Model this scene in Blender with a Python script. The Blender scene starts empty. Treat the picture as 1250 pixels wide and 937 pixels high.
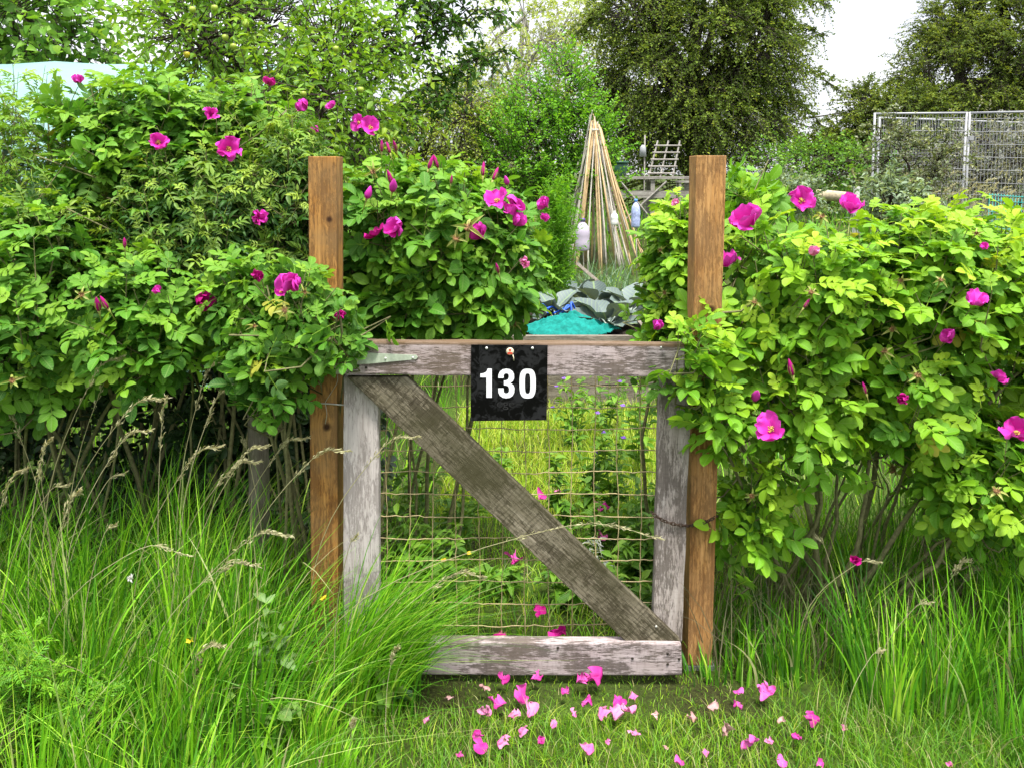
import bpy, bmesh, math, random
import numpy as np
from mathutils import Matrix, Vector, noise as mnoise

sc = bpy.context.scene
C = sc.collection
rng = np.random.default_rng(130)
random.seed(130)

# ------------------------------------------------------------------ camera
W0, H0 = 1250.0, 937.0
F = 981.0                      # focal length in photo pixels
PITCH = math.radians(5.0)
HOR = 212.0                    # image row of the horizon
CYO = HOR + F * math.tan(PITCH)
EYE = 1.575
cam_d = bpy.data.cameras.new('camera')
cam = bpy.data.objects.new('camera', cam_d); C.objects.link(cam)
cam.location = (0, 0, EYE)
cam.rotation_euler = (math.radians(90) - PITCH, 0, 0)
cam_d.sensor_width = 36.0
cam_d.lens = 36.0 * F / W0
cam_d.shift_y = -(H0 / 2 - CYO) / W0
cam_d.clip_start = 0.05
cam_d.clip_end = 2000
sc.camera = cam


def at(u, v, Y):
    dx = (u - W0 / 2) / F
    dy = (CYO - v) / F
    ry = math.cos(PITCH) + dy * math.sin(PITCH)
    rz = -math.sin(PITCH) + dy * math.cos(PITCH)
    t = Y / ry
    return np.array((dx * t, Y, EYE + rz * t))


def on_ground(u, v, h=0.0):
    dy = (CYO - v) / F
    ry = math.cos(PITCH) + dy * math.sin(PITCH); rz = -math.sin(PITCH) + dy * math.cos(PITCH)
    return at(u, v, (EYE - h) * ry / -rz)


def ray(u, v):
    p = at(u, v, 1.0) - np.array((0, 0, EYE))
    return p / np.linalg.norm(p)


def gz(x, y):
    """terrain height"""
    t = np.clip((np.asarray(y, float) - 9.0) / 6.0, 0, 1)
    b = 0.55 * t * t * (3 - 2 * t)
    return b + 0.02 * np.sin(np.asarray(x) * 2.1 + 0.5) * np.sin(np.asarray(y) * 1.7)


def nrm(a):
    return a / np.maximum(np.linalg.norm(a, axis=-1, keepdims=True), 1e-9)


# ------------------------------------------------------------------ objects
def tag(o, label=None, cat=None, group=None, kind=None):
    if label: o['label'] = label
    if cat: o['category'] = cat
    if group: o['group'] = group
    if kind: o['kind'] = kind
    return o


def thing(name, loc, label, cat, group=None):
    o = bpy.data.objects.new(name, None); C.objects.link(o)
    o.empty_display_size = 0.1
    o.location = tuple(loc)
    return tag(o, label, cat, group)


class Geo:
    def __init__(s):
        s.V = []; s.T = []; s.Q = []; s.K = []; s.n = 0; s.mT = []; s.mQ = []

    def add(s, V, T=None, Q=None, K=None, m=0):
        V = np.asarray(V, float).reshape(-1, 3)
        if len(V) == 0: return
        s.V.append(V)
        if K is None: K = np.full((len(V), 4), 0.5)
        s.K.append(np.asarray(K, float).reshape(-1, 4))
        if T is not None and len(T):
            T = np.asarray(T, int).reshape(-1, 3); s.T.append(T + s.n); s.mT.append(np.full(len(T), m))
        if Q is not None and len(Q):
            Q = np.asarray(Q, int).reshape(-1, 4); s.Q.append(Q + s.n); s.mQ.append(np.full(len(Q), m))
        s.n += len(V)

    def build(s, name, mats, parent=None, origin=None, smooth=True):
        if not isinstance(mats, (list, tuple)): mats = [mats]
        V = np.concatenate(s.V) if s.V else np.zeros((0, 3))
        K = np.concatenate(s.K) if s.K else np.zeros((0, 4))
        T = np.concatenate(s.T) if s.T else np.zeros((0, 3), int)
        Q = np.concatenate(s.Q) if s.Q else np.zeros((0, 4), int)
        mi = np.concatenate([np.concatenate(s.mT) if s.mT else np.zeros(0),
                             np.concatenate(s.mQ) if s.mQ else np.zeros(0)]).astype(np.int32)
        if origin is None:
            origin = np.array(parent.location) if parent is not None and parent.type == 'EMPTY' else np.zeros(3)
        V = V - np.asarray(origin)
        me = bpy.data.meshes.new(name)
        me.vertices.add(len(V)); me.vertices.foreach_set('co', V.astype(np.float32).ravel())
        nl = T.size + Q.size
        me.loops.add(nl)
        me.loops.foreach_set('vertex_index', np.concatenate([T.ravel(), Q.ravel()]).astype(np.int32))
        nf = len(T) + len(Q)
        me.polygons.add(nf)
        ls = np.concatenate([np.arange(len(T)) * 3, T.size + np.arange(len(Q)) * 4]).astype(np.int32)
        me.polygons.foreach_set('loop_start', ls)
        me.polygons.foreach_set('material_index', mi)
        me.polygons.foreach_set('use_smooth', np.full(nf, bool(smooth)))
        me.update(calc_edges=True)
        me.validate()
        ca = me.color_attributes.new('Col', 'FLOAT_COLOR', 'POINT')
        if len(ca.data) == len(K):
            ca.data.foreach_set('color', K.astype(np.float32).ravel())
        for m in mats: me.materials.append(m)
        o = bpy.data.objects.new(name, me); C.objects.link(o)
        if parent is not None:
            o.parent = parent
            if parent.type != 'EMPTY':
                pass
        else:
            o.location = tuple(origin)
        return o


def tubes(P, R, sides=5, cap=False):
    """P (M,k,3), R (M,k) -> V,Q for M tubes"""
    P = np.asarray(P, float); R = np.asarray(R, float)
    M, k, _ = P.shape
    Tn = nrm(np.gradient(P, axis=1))
    ref = np.where(np.abs(Tn[:, :, 2:3]) > 0.9, np.array((1.0, 0, 0)), np.array((0, 0, 1.0)))
    # one reference for each tube keeps it untwisted
    mean = nrm(Tn.mean(axis=1))
    ref = np.where(np.abs(mean[:, 2:3]) > 0.8, np.array((1.0, 0.2, 0)), np.array((0, 0, 1.0)))[:, None, :]
    A = nrm(np.cross(Tn, np.broadcast_to(ref, Tn.shape)))
    B = np.cross(Tn, A)
    ang = np.linspace(0, 2 * np.pi, sides, endpoint=False)
    V = P[:, :, None, :] + R[:, :, None, None] * (A[:, :, None, :] * np.cos(ang)[None, None, :, None] + B[:, :, None, :] * np.sin(ang)[None, None, :, None])
    idx = np.arange(k * sides).reshape(k, sides)
    q = np.stack([idx[:-1], np.roll(idx, -1, 1)[:-1], np.roll(idx, -1, 1)[1:], idx[1:]], -1).reshape(-1, 4)
    Q = (q[None] + (np.arange(M) * k * sides)[:, None, None]).reshape(-1, 4)
    V = V.reshape(-1, 3)
    if cap:
        caps = []
        for m in range(M):
            for row, rev in ((0, True), (k - 1, False)):
                r = idx[row] + m * k * sides
                c = len(V); V = np.vstack([V, P[m, row]])
                for j in range(sides):
                    a, b = r[j], r[(j + 1) % sides]
                    caps.append((c, b, a) if rev else (c, a, b))
        return V, Q, np.array(caps)
    return V, Q


def curve_pts(pts, n):
    """smooth Catmull-Rom through pts"""
    p = np.asarray(pts, float)
    p = np.vstack([2 * p[0] - p[1], p, 2 * p[-1] - p[-2]])
    out = []
    m = len(p) - 3
    for i in range(n):
        t = i / (n - 1) * m
        k = min(int(t), m - 1); f = t - k
        a, b, c, d = p[k:k + 4]
        out.append(0.5 * ((2 * b) + (c - a) * f + (2 * a - 5 * b + 4 * c - d) * f * f + (3 * b - a - 3 * c + d) * f ** 3))
    return np.array(out)


def one_tube(geo, pts, r, sides=6, n=None, cap=True, K=None, m=0):
    pts = np.asarray(pts, float)
    if n: pts = curve_pts(pts, n)
    r = np.full(len(pts), r) if np.isscalar(r) else np.interp(np.linspace(0, 1, len(pts)), np.linspace(0, 1, len(r)), r)
    if cap:
        V, Q, T = tubes(pts[None], r[None], sides, True)
        geo.add(V, T, Q, K, m)
    else:
        V, Q = tubes(pts[None], r[None], sides); geo.add(V, None, Q, K, m)


def lathe(geo, prof, center, sides=20, m=0):
    prof = np.asarray(prof, float)
    ang = np.linspace(0, 2 * np.pi, sides, endpoint=False)
    V = np.stack([prof[:, 0:1] * np.cos(ang), prof[:, 0:1] * np.sin(ang), np.repeat(prof[:, 1:2], sides, 1)], -1).reshape(-1, 3) + np.asarray(center)
    idx = np.arange(len(prof) * sides).reshape(-1, sides)
    Q = np.stack([idx[:-1], np.roll(idx, -1, 1)[:-1], np.roll(idx, -1, 1)[1:], idx[1:]], -1).reshape(-1, 4)
    geo.add(V, None, Q, None, m)


def box(geo, c, h, rotz=0.0, m=0):
    s = np.array([[x, y, z] for x in (-1, 1) for y in (-1, 1) for z in (-1, 1)], float) * np.asarray(h)
    ca, sa = math.cos(rotz), math.sin(rotz)
    s = np.stack([s[:, 0] * ca - s[:, 1] * sa, s[:, 0] * sa + s[:, 1] * ca, s[:, 2]], -1) + np.asarray(c)
    Q = [(0, 1, 3, 2), (4, 6, 7, 5), (0, 4, 5, 1), (2, 3, 7, 6), (0, 2, 6, 4), (1, 5, 7, 3)]
    geo.add(s, None, Q, None, m)


# ------------------------------------------------------------------ leaf templates: columns x (along), y (across, -.5 .. .5), z
def leaflet_template(widths, fold=0.22, curl=0.18, ts=None):
    """widths: half widths at inner rows (fractions of the full width)"""
    n = len(widths)
    V = [(0, 0, 0)]; T = []; Q = []
    ts = ts or [(i + 1) / (n + 1) for i in range(n)]
    for t, w in zip(ts, widths):
        zc = -curl * t * t
        V += [(t, -w, zc + fold * w), (t, 0, zc), (t, w, zc + fold * w)]
    V.append((1, 0, -curl * 1.15))
    T += [(0, 2, 1), (0, 3, 2)]
    T = [(0, 1, 2), (0, 2, 3)]
    for i in range(n - 1):
        a = 1 + 3 * i; b = a + 3
        Q += [(a, b, b + 1, a + 1), (a + 1, b + 1, b + 2, a + 2)]
    l = 1 + 3 * (n - 1); e = len(V) - 1
    T += [(l, e, l + 1), (l + 1, e, l + 2)]
    return np.array(V, float), np.array(T), np.array(Q)


ROSE = leaflet_template([0.27, 0.46, 0.50, 0.30], 0.22, 0.20, [0.14, 0.38, 0.66, 0.91])
OVAL2 = leaflet_template([0.5, 0.36], 0.3, 0.15)
LANCE = leaflet_template([0.5, 0.42], 0.25, 0.3)
DIAM = (np.array([(0, 0, 0), (0.5, -0.5, 0.08), (1, 0, -0.1), (0.5, 0.5, 0.08)], float), np.array([(0, 1, 2), (0, 2, 3)]), np.zeros((0, 4), int))


def scatter(geo, tmpl, O, A, N, L, Wd, rnd, age, m=0, curlvar=None):
    """place template leaves. O,A,N (m,3); L,Wd,rnd,age (m,)"""
    tV, tT, tQ = tmpl
    M = len(O)
    if M == 0: return
    A = nrm(A); S = nrm(np.cross(N, A)); N = np.cross(A, S)
    z = tV[:, 2][None, :] * np.ones((M, 1))
    if curlvar is not None: z = z * curlvar[:, None]
    V = (O[:, None, :] + A[:, None, :] * (tV[:, 0][None, :, None] * L[:, None, None])
         + S[:, None, :] * (tV[:, 1][None, :, None] * Wd[:, None, None]) + N[:, None, :] * (z[:, :, None] * L[:, None, None]))
    k = len(tV)
    K = np.empty((M, k, 4))
    K[:, :, 0] = rnd[:, None]; K[:, :, 1] = tV[:, 1][None] + 0.5; K[:, :, 2] = tV[:, 0][None]; K[:, :, 3] = age[:, None]
    off = (np.arange(M) * k)[:, None, None]
    T = (tT[None] + off).reshape(-1, 3) if len(tT) else None
    Q = (tQ[None] + off).reshape(-1, 4) if len(tQ) else None
    geo.add(V.reshape(-1, 3), T, Q, K.reshape(-1, 4), m)


def rand_unit(n):
    return nrm(rng.normal(size=(n, 3)))


def compound(geo, O, A, N, size, rnd, age, pairs=3, wfrac=0.62, tmpl=ROSE, m=0, ms=None, lf=0.52):
    """pinnate leaves: O base, A rachis axis, N up normal, size = rachis length"""
    A = nrm(A); S = nrm(np.cross(N, A)); N = np.cross(A, S)
    M = len(O)
    if M == 0: return
    fr = np.linspace(0.38, 0.86, pairs)
    droop = rng.uniform(0.02, 0.22, M)
    def pos(t): return O + A * (size * t)[:, None] - N * (size * droop * t * t)[:, None]
    for t in fr:
        for sd in (-1, 1):
            f = np.full(M, t) + rng.normal(0, 0.02, M)
            p = pos(f)
            ang = np.radians(rng.uniform(48, 68, M))
            ax = A * np.cos(ang)[:, None] + S * (sd * np.sin(ang))[:, None] + N * rng.normal(0.05, 0.16, M)[:, None]
            nn = N + S * (rng.normal(-0.15 * sd, 0.14, M))[:, None] + A * rng.normal(0, 0.12, M)[:, None]
            L = size * lf * (0.80 + 0.28 * (t - 0.4)) * rng.uniform(0.88, 1.1, M)
            scatter(geo, tmpl, p, ax, nn, L, L * wfrac, rnd, age, m, rng.uniform(0.3, 1.8, M))
    ax = A - N * droop[:, None] * 1.2 + rand_unit(M) * 0.08
    L = size * lf * 1.1 * rng.uniform(0.9, 1.1, M)
    scatter(geo, tmpl, pos(np.ones(M)), ax, N + rand_unit(M) * 0.12, L, L * wfrac, rnd, age, m, rng.uniform(0.3, 1.8, M))
    # rachis
    ts = np.array([0, 0.5, 1.0])
    P = np.stack([pos(np.full(M, t)) for t in ts], 1)
    V, Q = tubes(P, np.full((M, 3), 0.0011), 3)
    K = np.empty((len(V), 4)); K[:, 0] = np.repeat(rnd, 9); K[:, 1] = 0.5; K[:, 2] = 0.5; K[:, 3] = 0.95
    geo.add(V, None, Q, K, m if ms is None else ms)


# ------------------------------------------------------------------ materials
def new_mat(name):
    m = bpy.data.materials.new(name); m.use_nodes = True
    nt = m.node_tree; nt.nodes.clear()
    out = nt.nodes.new('ShaderNodeOutputMaterial')
    return m, nt, out


def N_(nt, t, **kw):
    n = nt.nodes.new(t)
    for k, v in kw.items():
        if k.startswith('i_'):
            key = k[2:]
            key = int(key) if key.isdigit() else key.replace('_', ' ')
            n.inputs[key].default_value = v
        else: setattr(n, k, v)
    return n


def ramp(nt, fac, stops, interp='LINEAR'):
    r = nt.nodes.new('ShaderNodeValToRGB'); r.color_ramp.interpolation = interp
    e = r.color_ramp.elements
    while len(e) < len(stops): e.new(0.5)
    for el, (p, c) in zip(e, stops):
        el.position = p; el.color = (c[0], c[1], c[2], 1) if len(c) == 3 else c
    nt.links.new(fac, r.inputs[0])
    return r.outputs[0]


def mixc(nt, fac, a, b, mode='MIX'):
    n = nt.nodes.new('ShaderNodeMix'); n.data_type = 'RGBA'; n.blend_type = mode
    for sock, v in ((n.inputs[0], fac), (n.inputs[6], a), (n.inputs[7], b)):
        if isinstance(v, (int, float)): sock.default_value = v
        elif isinstance(v, tuple): sock.default_value = (v[0], v[1], v[2], 1)
        else: nt.links.new(v, sock)
    return n.outputs[2]


def math_(nt, op, a, b=None, c=None):
    n = nt.nodes.new('ShaderNodeMath'); n.operation = op
    for i, v in enumerate((a, b, c)):
        if v is None: continue
        if isinstance(v, (int, float)): n.inputs[i].default_value = v
        else: nt.links.new(v, n.inputs[i])
    return n.outputs[0]


def leaf_mat(name, stops, young, trans=0.33, rough=0.48, veins=0.5, spec=0.30, pale=0.25, back=(0.18, 0.30, 0.12)):
    """stops: colour ramp over the random value of a leaf; young: colour of new growth"""
    m, nt, out = new_mat(name)
    at_ = N_(nt, 'ShaderNodeAttribute', attribute_name='Col')
    sp = nt.nodes.new('ShaderNodeSeparateColor'); nt.links.new(at_.outputs['Color'], sp.inputs[0])
    base = ramp(nt, sp.outputs[0], stops)
    col = mixc(nt, at_.outputs['Alpha'], base, young)
    if veins > 0:
        d = math_(nt, 'ABSOLUTE', math_(nt, 'SUBTRACT', sp.outputs[1], 0.5))
        mid = math_(nt, 'LESS_THAN', d, 0.035)
        w = math_(nt, 'SINE', math_(nt, 'MULTIPLY', math_(nt, 'SUBTRACT', sp.outputs[2], math_(nt, 'MULTIPLY', d, 0.55)), 42.0))
        side = math_(nt, 'MULTIPLY', math_(nt, 'GREATER_THAN', w, 0.6), 0.35)
        f = math_(nt, 'MULTIPLY', math_(nt, 'MAXIMUM', mid, side), veins)
        col = mixc(nt, f, col, mixc(nt, 0.5, col, (0.35, 0.5, 0.14)))
    geo = nt.nodes.new('ShaderNodeNewGeometry')
    col2 = mixc(nt, math_(nt, 'MULTIPLY', geo.outputs['Backfacing'], pale), col, back)
    bs = N_(nt, 'ShaderNodeBsdfPrincipled'); nt.links.new(col2, bs.inputs['Base Color'])
    if veins > 0.3:
        bp = N_(nt, 'ShaderNodeBump', i_Strength=0.5, i_Distance=0.0012); nt.links.new(math_(nt, 'ABSOLUTE', w), bp.inputs['Height']); nt.links.new(bp.outputs[0], bs.inputs['Normal'])
    bs.inputs['Roughness'].default_value = rough; bs.inputs['Specular IOR Level'].default_value = spec
    tr = N_(nt, 'ShaderNodeBsdfTranslucent')
    nt.links.new(mixc(nt, 1.0, col, (1.35, 1.25, 0.55), 'MULTIPLY'), tr.inputs[0])
    mx = nt.nodes.new('ShaderNodeMixShader'); mx.inputs[0].default_value = trans
    nt.links.new(bs.outputs[0], mx.inputs[1]); nt.links.new(tr.outputs[0], mx.inputs[2])
    nt.links.new(mx.outputs[0], out.inputs[0])
    return m


def plain(name, col, rough=0.6, spec=0.4, metal=0.0, var=0.25, scale=40.0, bump=0.0, trans=0.0, dark=None):
    m, nt, out = new_mat(name)
    tc = nt.nodes.new('ShaderNodeTexCoord')
    nz = N_(nt, 'ShaderNodeTexNoise', i_Scale=scale, i_Detail=6.0, i_Roughness=0.65)
    nt.links.new(tc.outputs['Object'], nz.inputs['Vector'])
    lo = dark if dark else tuple(c * (1 - var) for c in col); hi = tuple(min(1, c * (1 + var * 0.6)) for c in col)
    c = ramp(nt, nz.outputs[0], [(0.3, lo), (0.7, hi)])
    bs = N_(nt, 'ShaderNodeBsdfPrincipled'); nt.links.new(c, bs.inputs['Base Color'])
    bs.inputs['Roughness'].default_value = rough; bs.inputs['Metallic'].default_value = metal
    bs.inputs['Specular IOR Level'].default_value = spec
    if bump:
        b = N_(nt, 'ShaderNodeBump', i_Strength=bump, i_Distance=0.01); nt.links.new(nz.outputs[0], b.inputs['Height'])
        nt.links.new(b.outputs[0], bs.inputs['Normal'])
    if trans:
        tr = nt.nodes.new('ShaderNodeBsdfTranslucent'); nt.links.new(c, tr.inputs[0])
        mx = nt.nodes.new('ShaderNodeMixShader'); mx.inputs[0].default_value = trans
        nt.links.new(bs.outputs[0], mx.inputs[1]); nt.links.new(tr.outputs[0], mx.inputs[2]); nt.links.new(mx.outputs[0], out.inputs[0])
    else:
        nt.links.new(bs.outputs[0], out.inputs[0])
    return m


def wood_mat(name, c_lo, c_mid, c_hi, fleck, fleck_amt=0.5, rough=0.8, ring=0.0, topstain=None, knots=(), cross=0.0, algae=None, spec=0.25, seed=0.0, sides=None):
    """wood with the grain along local X; knots = [(x,z,r)] in local metres"""
    m, nt, out = new_mat(name)
    L = nt.links.new
    tc = nt.nodes.new('ShaderNodeTexCoord')
    vec = tc.outputs['Object']
    # bend the grain around knots
    for (kx, kz, kr) in knots:
        sub = N_(nt, 'ShaderNodeVectorMath', operation='SUBTRACT'); L(vec, sub.inputs[0]); sub.inputs[1].default_value = (kx, 0, kz)
        sx = nt.nodes.new('ShaderNodeSeparateXYZ'); L(sub.outputs[0], sx.inputs[0])
        dx = math_(nt, 'DIVIDE', sx.outputs[0], kr * 2.5); dz = math_(nt, 'DIVIDE', sx.outputs[2], kr * 1.5)
        g = math_(nt, 'EXPONENT', math_(nt, 'MULTIPLY', math_(nt, 'ADD', math_(nt, 'MULTIPLY', dx, dx), math_(nt, 'MULTIPLY', dz, dz)), -1.0))
        push = math_(nt, 'MULTIPLY', math_(nt, 'MULTIPLY', g, dz), -kr * 1.2)
        cx = nt.nodes.new('ShaderNodeCombineXYZ'); L(push, cx.inputs[2])
        ad = N_(nt, 'ShaderNodeVectorMath', operation='ADD'); L(vec, ad.inputs[0]); L(cx.outputs[0], ad.inputs[1])
        vec = ad.outputs[0]
    mp = nt.nodes.new('ShaderNodeMapping'); L(vec, mp.inputs[0]); mp.inputs['Location'].default_value = (seed, seed * 0.7, seed * 1.3)
    mp.inputs['Scale'].default_value = (2.2, 45, 45)
    n1 = N_(nt, 'ShaderNodeTexNoise', i_Scale=1.0, i_Detail=7.0, i_Roughness=0.62, i_Distortion=0.4); L(mp.outputs[0], n1.inputs['Vector'])
    mp2 = nt.nodes.new('ShaderNodeMapping'); L(vec, mp2.inputs[0]); mp2.inputs['Scale'].default_value = (9, 230, 230); mp2.inputs['Location'].default_value = (seed, 0, seed)
    n2 = N_(nt, 'ShaderNodeTexNoise', i_Scale=1.0, i_Detail=5.0, i_Roughness=0.7); L(mp2.outputs[0], n2.inputs['Vector'])
    col = ramp(nt, n1.outputs[0], [(0.28, c_lo), (0.5, c_mid), (0.72, c_hi)])
    if ring:
        mp3 = nt.nodes.new('ShaderNodeMapping'); L(vec, mp3.inputs[0]); mp3.inputs['Scale'].default_value = (1.6, 22, 22); mp3.inputs['Location'].default_value = (seed, 0.3, seed)
        wv = N_(nt, 'ShaderNodeTexWave', i_Scale=1.1, i_Distortion=3.5, i_Detail=3.0, i_Detail_Scale=0.9, bands_direction='Z'); L(mp3.outputs[0], wv.inputs['Vector'])
        col = mixc(nt, math_(nt, 'MULTIPLY', wv.outputs['Fac'], ring), col, fleck)
    fine = ramp(nt, n2.outputs[0], [(0.38, (0, 0, 0)), (0.56, (1, 1, 1))])
    col = mixc(nt, 0.35, col, mixc(nt, fine, tuple(c * 0.55 for c in c_mid), c_hi))
    # dark flecks that run with the grain, gathered in patches
    mp4 = nt.nodes.new('ShaderNodeMapping'); L(vec, mp4.inputs[0]); mp4.inputs['Scale'].default_value = (28, 150, 150); mp4.inputs['Location'].default_value = (seed * 3, 0, 0)
    n4 = N_(nt, 'ShaderNodeTexNoise', i_Scale=1.0, i_Detail=4.0, i_Roughness=0.75); L(mp4.outputs[0], n4.inputs['Vector'])
    mp5 = nt.nodes.new('ShaderNodeMapping'); L(vec, mp5.inputs[0]); mp5.inputs['Scale'].default_value = (5, 18, 18); mp5.inputs['Location'].default_value = (seed * 5, 0, 0)
    n5 = N_(nt, 'ShaderNodeTexNoise', i_Scale=1.0, i_Detail=3.0); L(mp5.outputs[0], n5.inputs['Vector'])
    th = math_(nt, 'SUBTRACT', n4.outputs[0], math_(nt, 'MULTIPLY', math_(nt, 'SUBTRACT', 0.75, n5.outputs[0]), 0.9))
    fl = ramp(nt, th, [(0.22, (0, 0, 0)), (0.34, (1, 1, 1))])
    col = mixc(nt, math_(nt, 'MULTIPLY', fl, fleck_amt), col, fleck)
    if cross:
        mp6 = nt.nodes.new('ShaderNodeMapping'); L(vec, mp6.inputs[0]); mp6.inputs['Scale'].default_value = (120, 12, 22)
        n6 = N_(nt, 'ShaderNodeTexNoise', i_Scale=1.0, i_Detail=4.0, i_Roughness=0.6); L(mp6.outputs[0], n6.inputs['Vector'])
        cr = ramp(nt, n6.outputs[0], [(0.50, (0, 0, 0)), (0.62, (1, 1, 1))])
        col = mixc(nt, math_(nt, 'MULTIPLY', math_(nt, 'MULTIPLY', cr, n5.outputs[0]), cross), col, fleck)
    if algae:
        ac, amt, sc_ = algae
        n7 = N_(nt, 'ShaderNodeTexNoise', i_Scale=sc_, i_Detail=5.0, i_Roughness=0.6); L(tc.outputs['Object'], n7.inputs['Vector'])
        ar = ramp(nt, n7.outputs[0], [(0.4, (0, 0, 0)), (0.62, (1, 1, 1))])
        col = mixc(nt, math_(nt, 'MULTIPLY', ar, amt), col, ac)
    if topstain:
        z0, cs = topstain
        sx = nt.nodes.new('ShaderNodeSeparateXYZ'); L(tc.outputs['Object'], sx.inputs[0])
        f = math_(nt, 'ADD', math_(nt, 'SUBTRACT', sx.outputs[2], z0), math_(nt, 'MULTIPLY', math_(nt, 'SUBTRACT', n5.outputs[0], 0.5), 0.012))
        col = mixc(nt, ramp(nt, math_(nt, 'MULTIPLY', f, 200.0), [(0.0, (0, 0, 0)), (1.0, (0.85, 0.85, 0.85))]), col, mixc(nt, n2.outputs[0], tuple(c * 0.5 for c in cs), cs))
    for (kx, kz, kr) in knots:
        sub = N_(nt, 'ShaderNodeVectorMath', operation='SUBTRACT'); L(tc.outputs['Object'], sub.inputs[0]); sub.inputs[1].default_value = (kx, 0, kz)
        sx = nt.nodes.new('ShaderNodeSeparateXYZ'); L(sub.outputs[0], sx.inputs[0])
        dx = math_(nt, 'DIVIDE', sx.outputs[0], kr * 1.0); dz = math_(nt, 'DIVIDE', sx.outputs[2], kr)
        d = math_(nt, 'SQRT', math_(nt, 'ADD', math_(nt, 'MULTIPLY', dx, dx), math_(nt, 'MULTIPLY', dz, dz)))
        kf = ramp(nt, d, [(0.35, (1, 1, 1)), (0.7, (0.55, 0.55, 0.55)), (1.0, (0, 0, 0))])
        col = mixc(nt, kf, col, tuple(c * 0.45 for c in fleck))
    bs = N_(nt, 'ShaderNodeBsdfPrincipled'); L(col, bs.inputs['Base Color'])
    bs.inputs['Roughness'].default_value = rough; bs.inputs['Specular IOR Level'].default_value = spec
    hsum = math_(nt, 'ADD', math_(nt, 'MULTIPLY', n2.outputs[0], 0.6), math_(nt, 'SUBTRACT', n1.outputs[0], math_(nt, 'MULTIPLY', fl, 0.5)))
    b = N_(nt, 'ShaderNodeBump', i_Strength=0.55, i_Distance=0.0025); L(hsum, b.inputs['Height']); L(b.outputs[0], bs.inputs['Normal'])
    L(bs.outputs[0], out.inputs[0])
    return m


# leaf materials (albedo)
M_rose = leaf_mat('rose_leaf', [(0.0, (0.032, 0.12, 0.012)), (0.5, (0.08, 0.25, 0.016)), (0.95, (0.17, 0.38, 0.022)), (0.99, (0.36, 0.36, 0.04))], (0.28, 0.48, 0.03), veins=0.55)
M_rose_fresh = leaf_mat('fresh_rose_leaf', [(0.0, (0.05, 0.17, 0.010)), (0.5, (0.15, 0.37, 0.014)), (0.95, (0.27, 0.50, 0.02)), (0.99, (0.45, 0.42, 0.05))], (0.44, 0.62, 0.03), veins=0.5)
M_dark = leaf_mat('narrow_leaf', [(0.0, (0.024, 0.08, 0.016)), (0.6, (0.055, 0.16, 0.024)), (1.0, (0.13, 0.27, 0.03))], (0.30, 0.43, 0.05), veins=0.0, pale=0.08)
M_apple = leaf_mat('apple_leaf', [(0.0, (0.06, 0.16, 0.012)), (0.5, (0.14, 0.30, 0.018)), (1.0, (0.24, 0.42, 0.03))], (0.36, 0.50, 0.05), veins=0.2, trans=0.4)
M_plum = leaf_mat('plum_leaf', [(0.0, (0.025, 0.07, 0.012)), (0.6, (0.055, 0.14, 0.018)), (1.0, (0.13, 0.26, 0.03))], (0.22, 0.36, 0.04), veins=0.0)
M_birch = leaf_mat('birch_leaf', [(0.0, (0.20, 0.28, 0.05)), (0.5, (0.30, 0.39, 0.08)), (1.0, (0.42, 0.50, 0.13))], (0.48, 0.54, 0.18), veins=0.0, trans=0.45)
M_bright = leaf_mat('bright_leaf', [(0.0, (0.06, 0.20, 0.012)), (0.5, (0.13, 0.36, 0.018)), (1.0, (0.24, 0.50, 0.03))], (0.26, 0.46, 0.03), veins=0.0, trans=0.4)
M_gold = leaf_mat('golden_leaf', [(0.0, (0.15, 0.22, 0.02)), (0.5, (0.26, 0.36, 0.035)), (1.0, (0.38, 0.47, 0.06))], (0.36, 0.42, 0.08), veins=0.0, trans=0.4)
M_haw = leaf_mat('hawthorn_leaf', [(0.0, (0.05, 0.09, 0.018)), (0.55, (0.115, 0.185, 0.03)), (1.0, (0.23, 0.32, 0.04))], (0.36, 0.42, 0.045), veins=0.0, trans=0.3, spec=0.12, rough=0.7, pale=0.0)
M_haw2 = leaf_mat('dark_tree_leaf', [(0.0, (0.045, 0.075, 0.018)), (0.55, (0.10, 0.155, 0.028)), (1.0, (0.22, 0.29, 0.035))], (0.33, 0.40, 0.04), veins=0.0, trans=0.3, spec=0.12, rough=0.7, pale=0.0)
M_weed = leaf_mat('weed_leaf', [(0.0, (0.045, 0.14, 0.012)), (0.5, (0.11, 0.27, 0.02)), (1.0, (0.20, 0.38, 0.03))], (0.30, 0.46, 0.04), veins=0.35)
M_sage = leaf_mat('grey_green_leaf', [(0.0, (0.13, 0.20, 0.12)), (0.5, (0.20, 0.28, 0.17)), (1.0, (0.30, 0.38, 0.24))], (0.34, 0.42, 0.26), veins=0.0)
M_cab = leaf_mat('cabbage_leaf', [(0.0, (0.05, 0.072, 0.078)), (0.5, (0.085, 0.115, 0.12)), (1.0, (0.15, 0.19, 0.19))], (0.2, 0.25, 0.23), veins=0.7, trans=0.12, rough=0.5, pale=0.3, back=(0.2, 0.25, 0.25))
M_leek = leaf_mat('leek_leaf', [(0.0, (0.06, 0.13, 0.07)), (0.5, (0.11, 0.20, 0.11)), (1.0, (0.18, 0.30, 0.12))], (0.3, 0.36, 0.2), veins=0.0)
M_grass = leaf_mat('grass_blade', [(0.0, (0.025, 0.10, 0.008)), (0.4, (0.085, 0.28, 0.010)), (0.8, (0.21, 0.50, 0.016)), (1.0, (0.42, 0.64, 0.06))], (0.45, 0.42, 0.22), veins=0.0, trans=0.22, rough=0.40, pale=0.05, spec=0.22)
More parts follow.
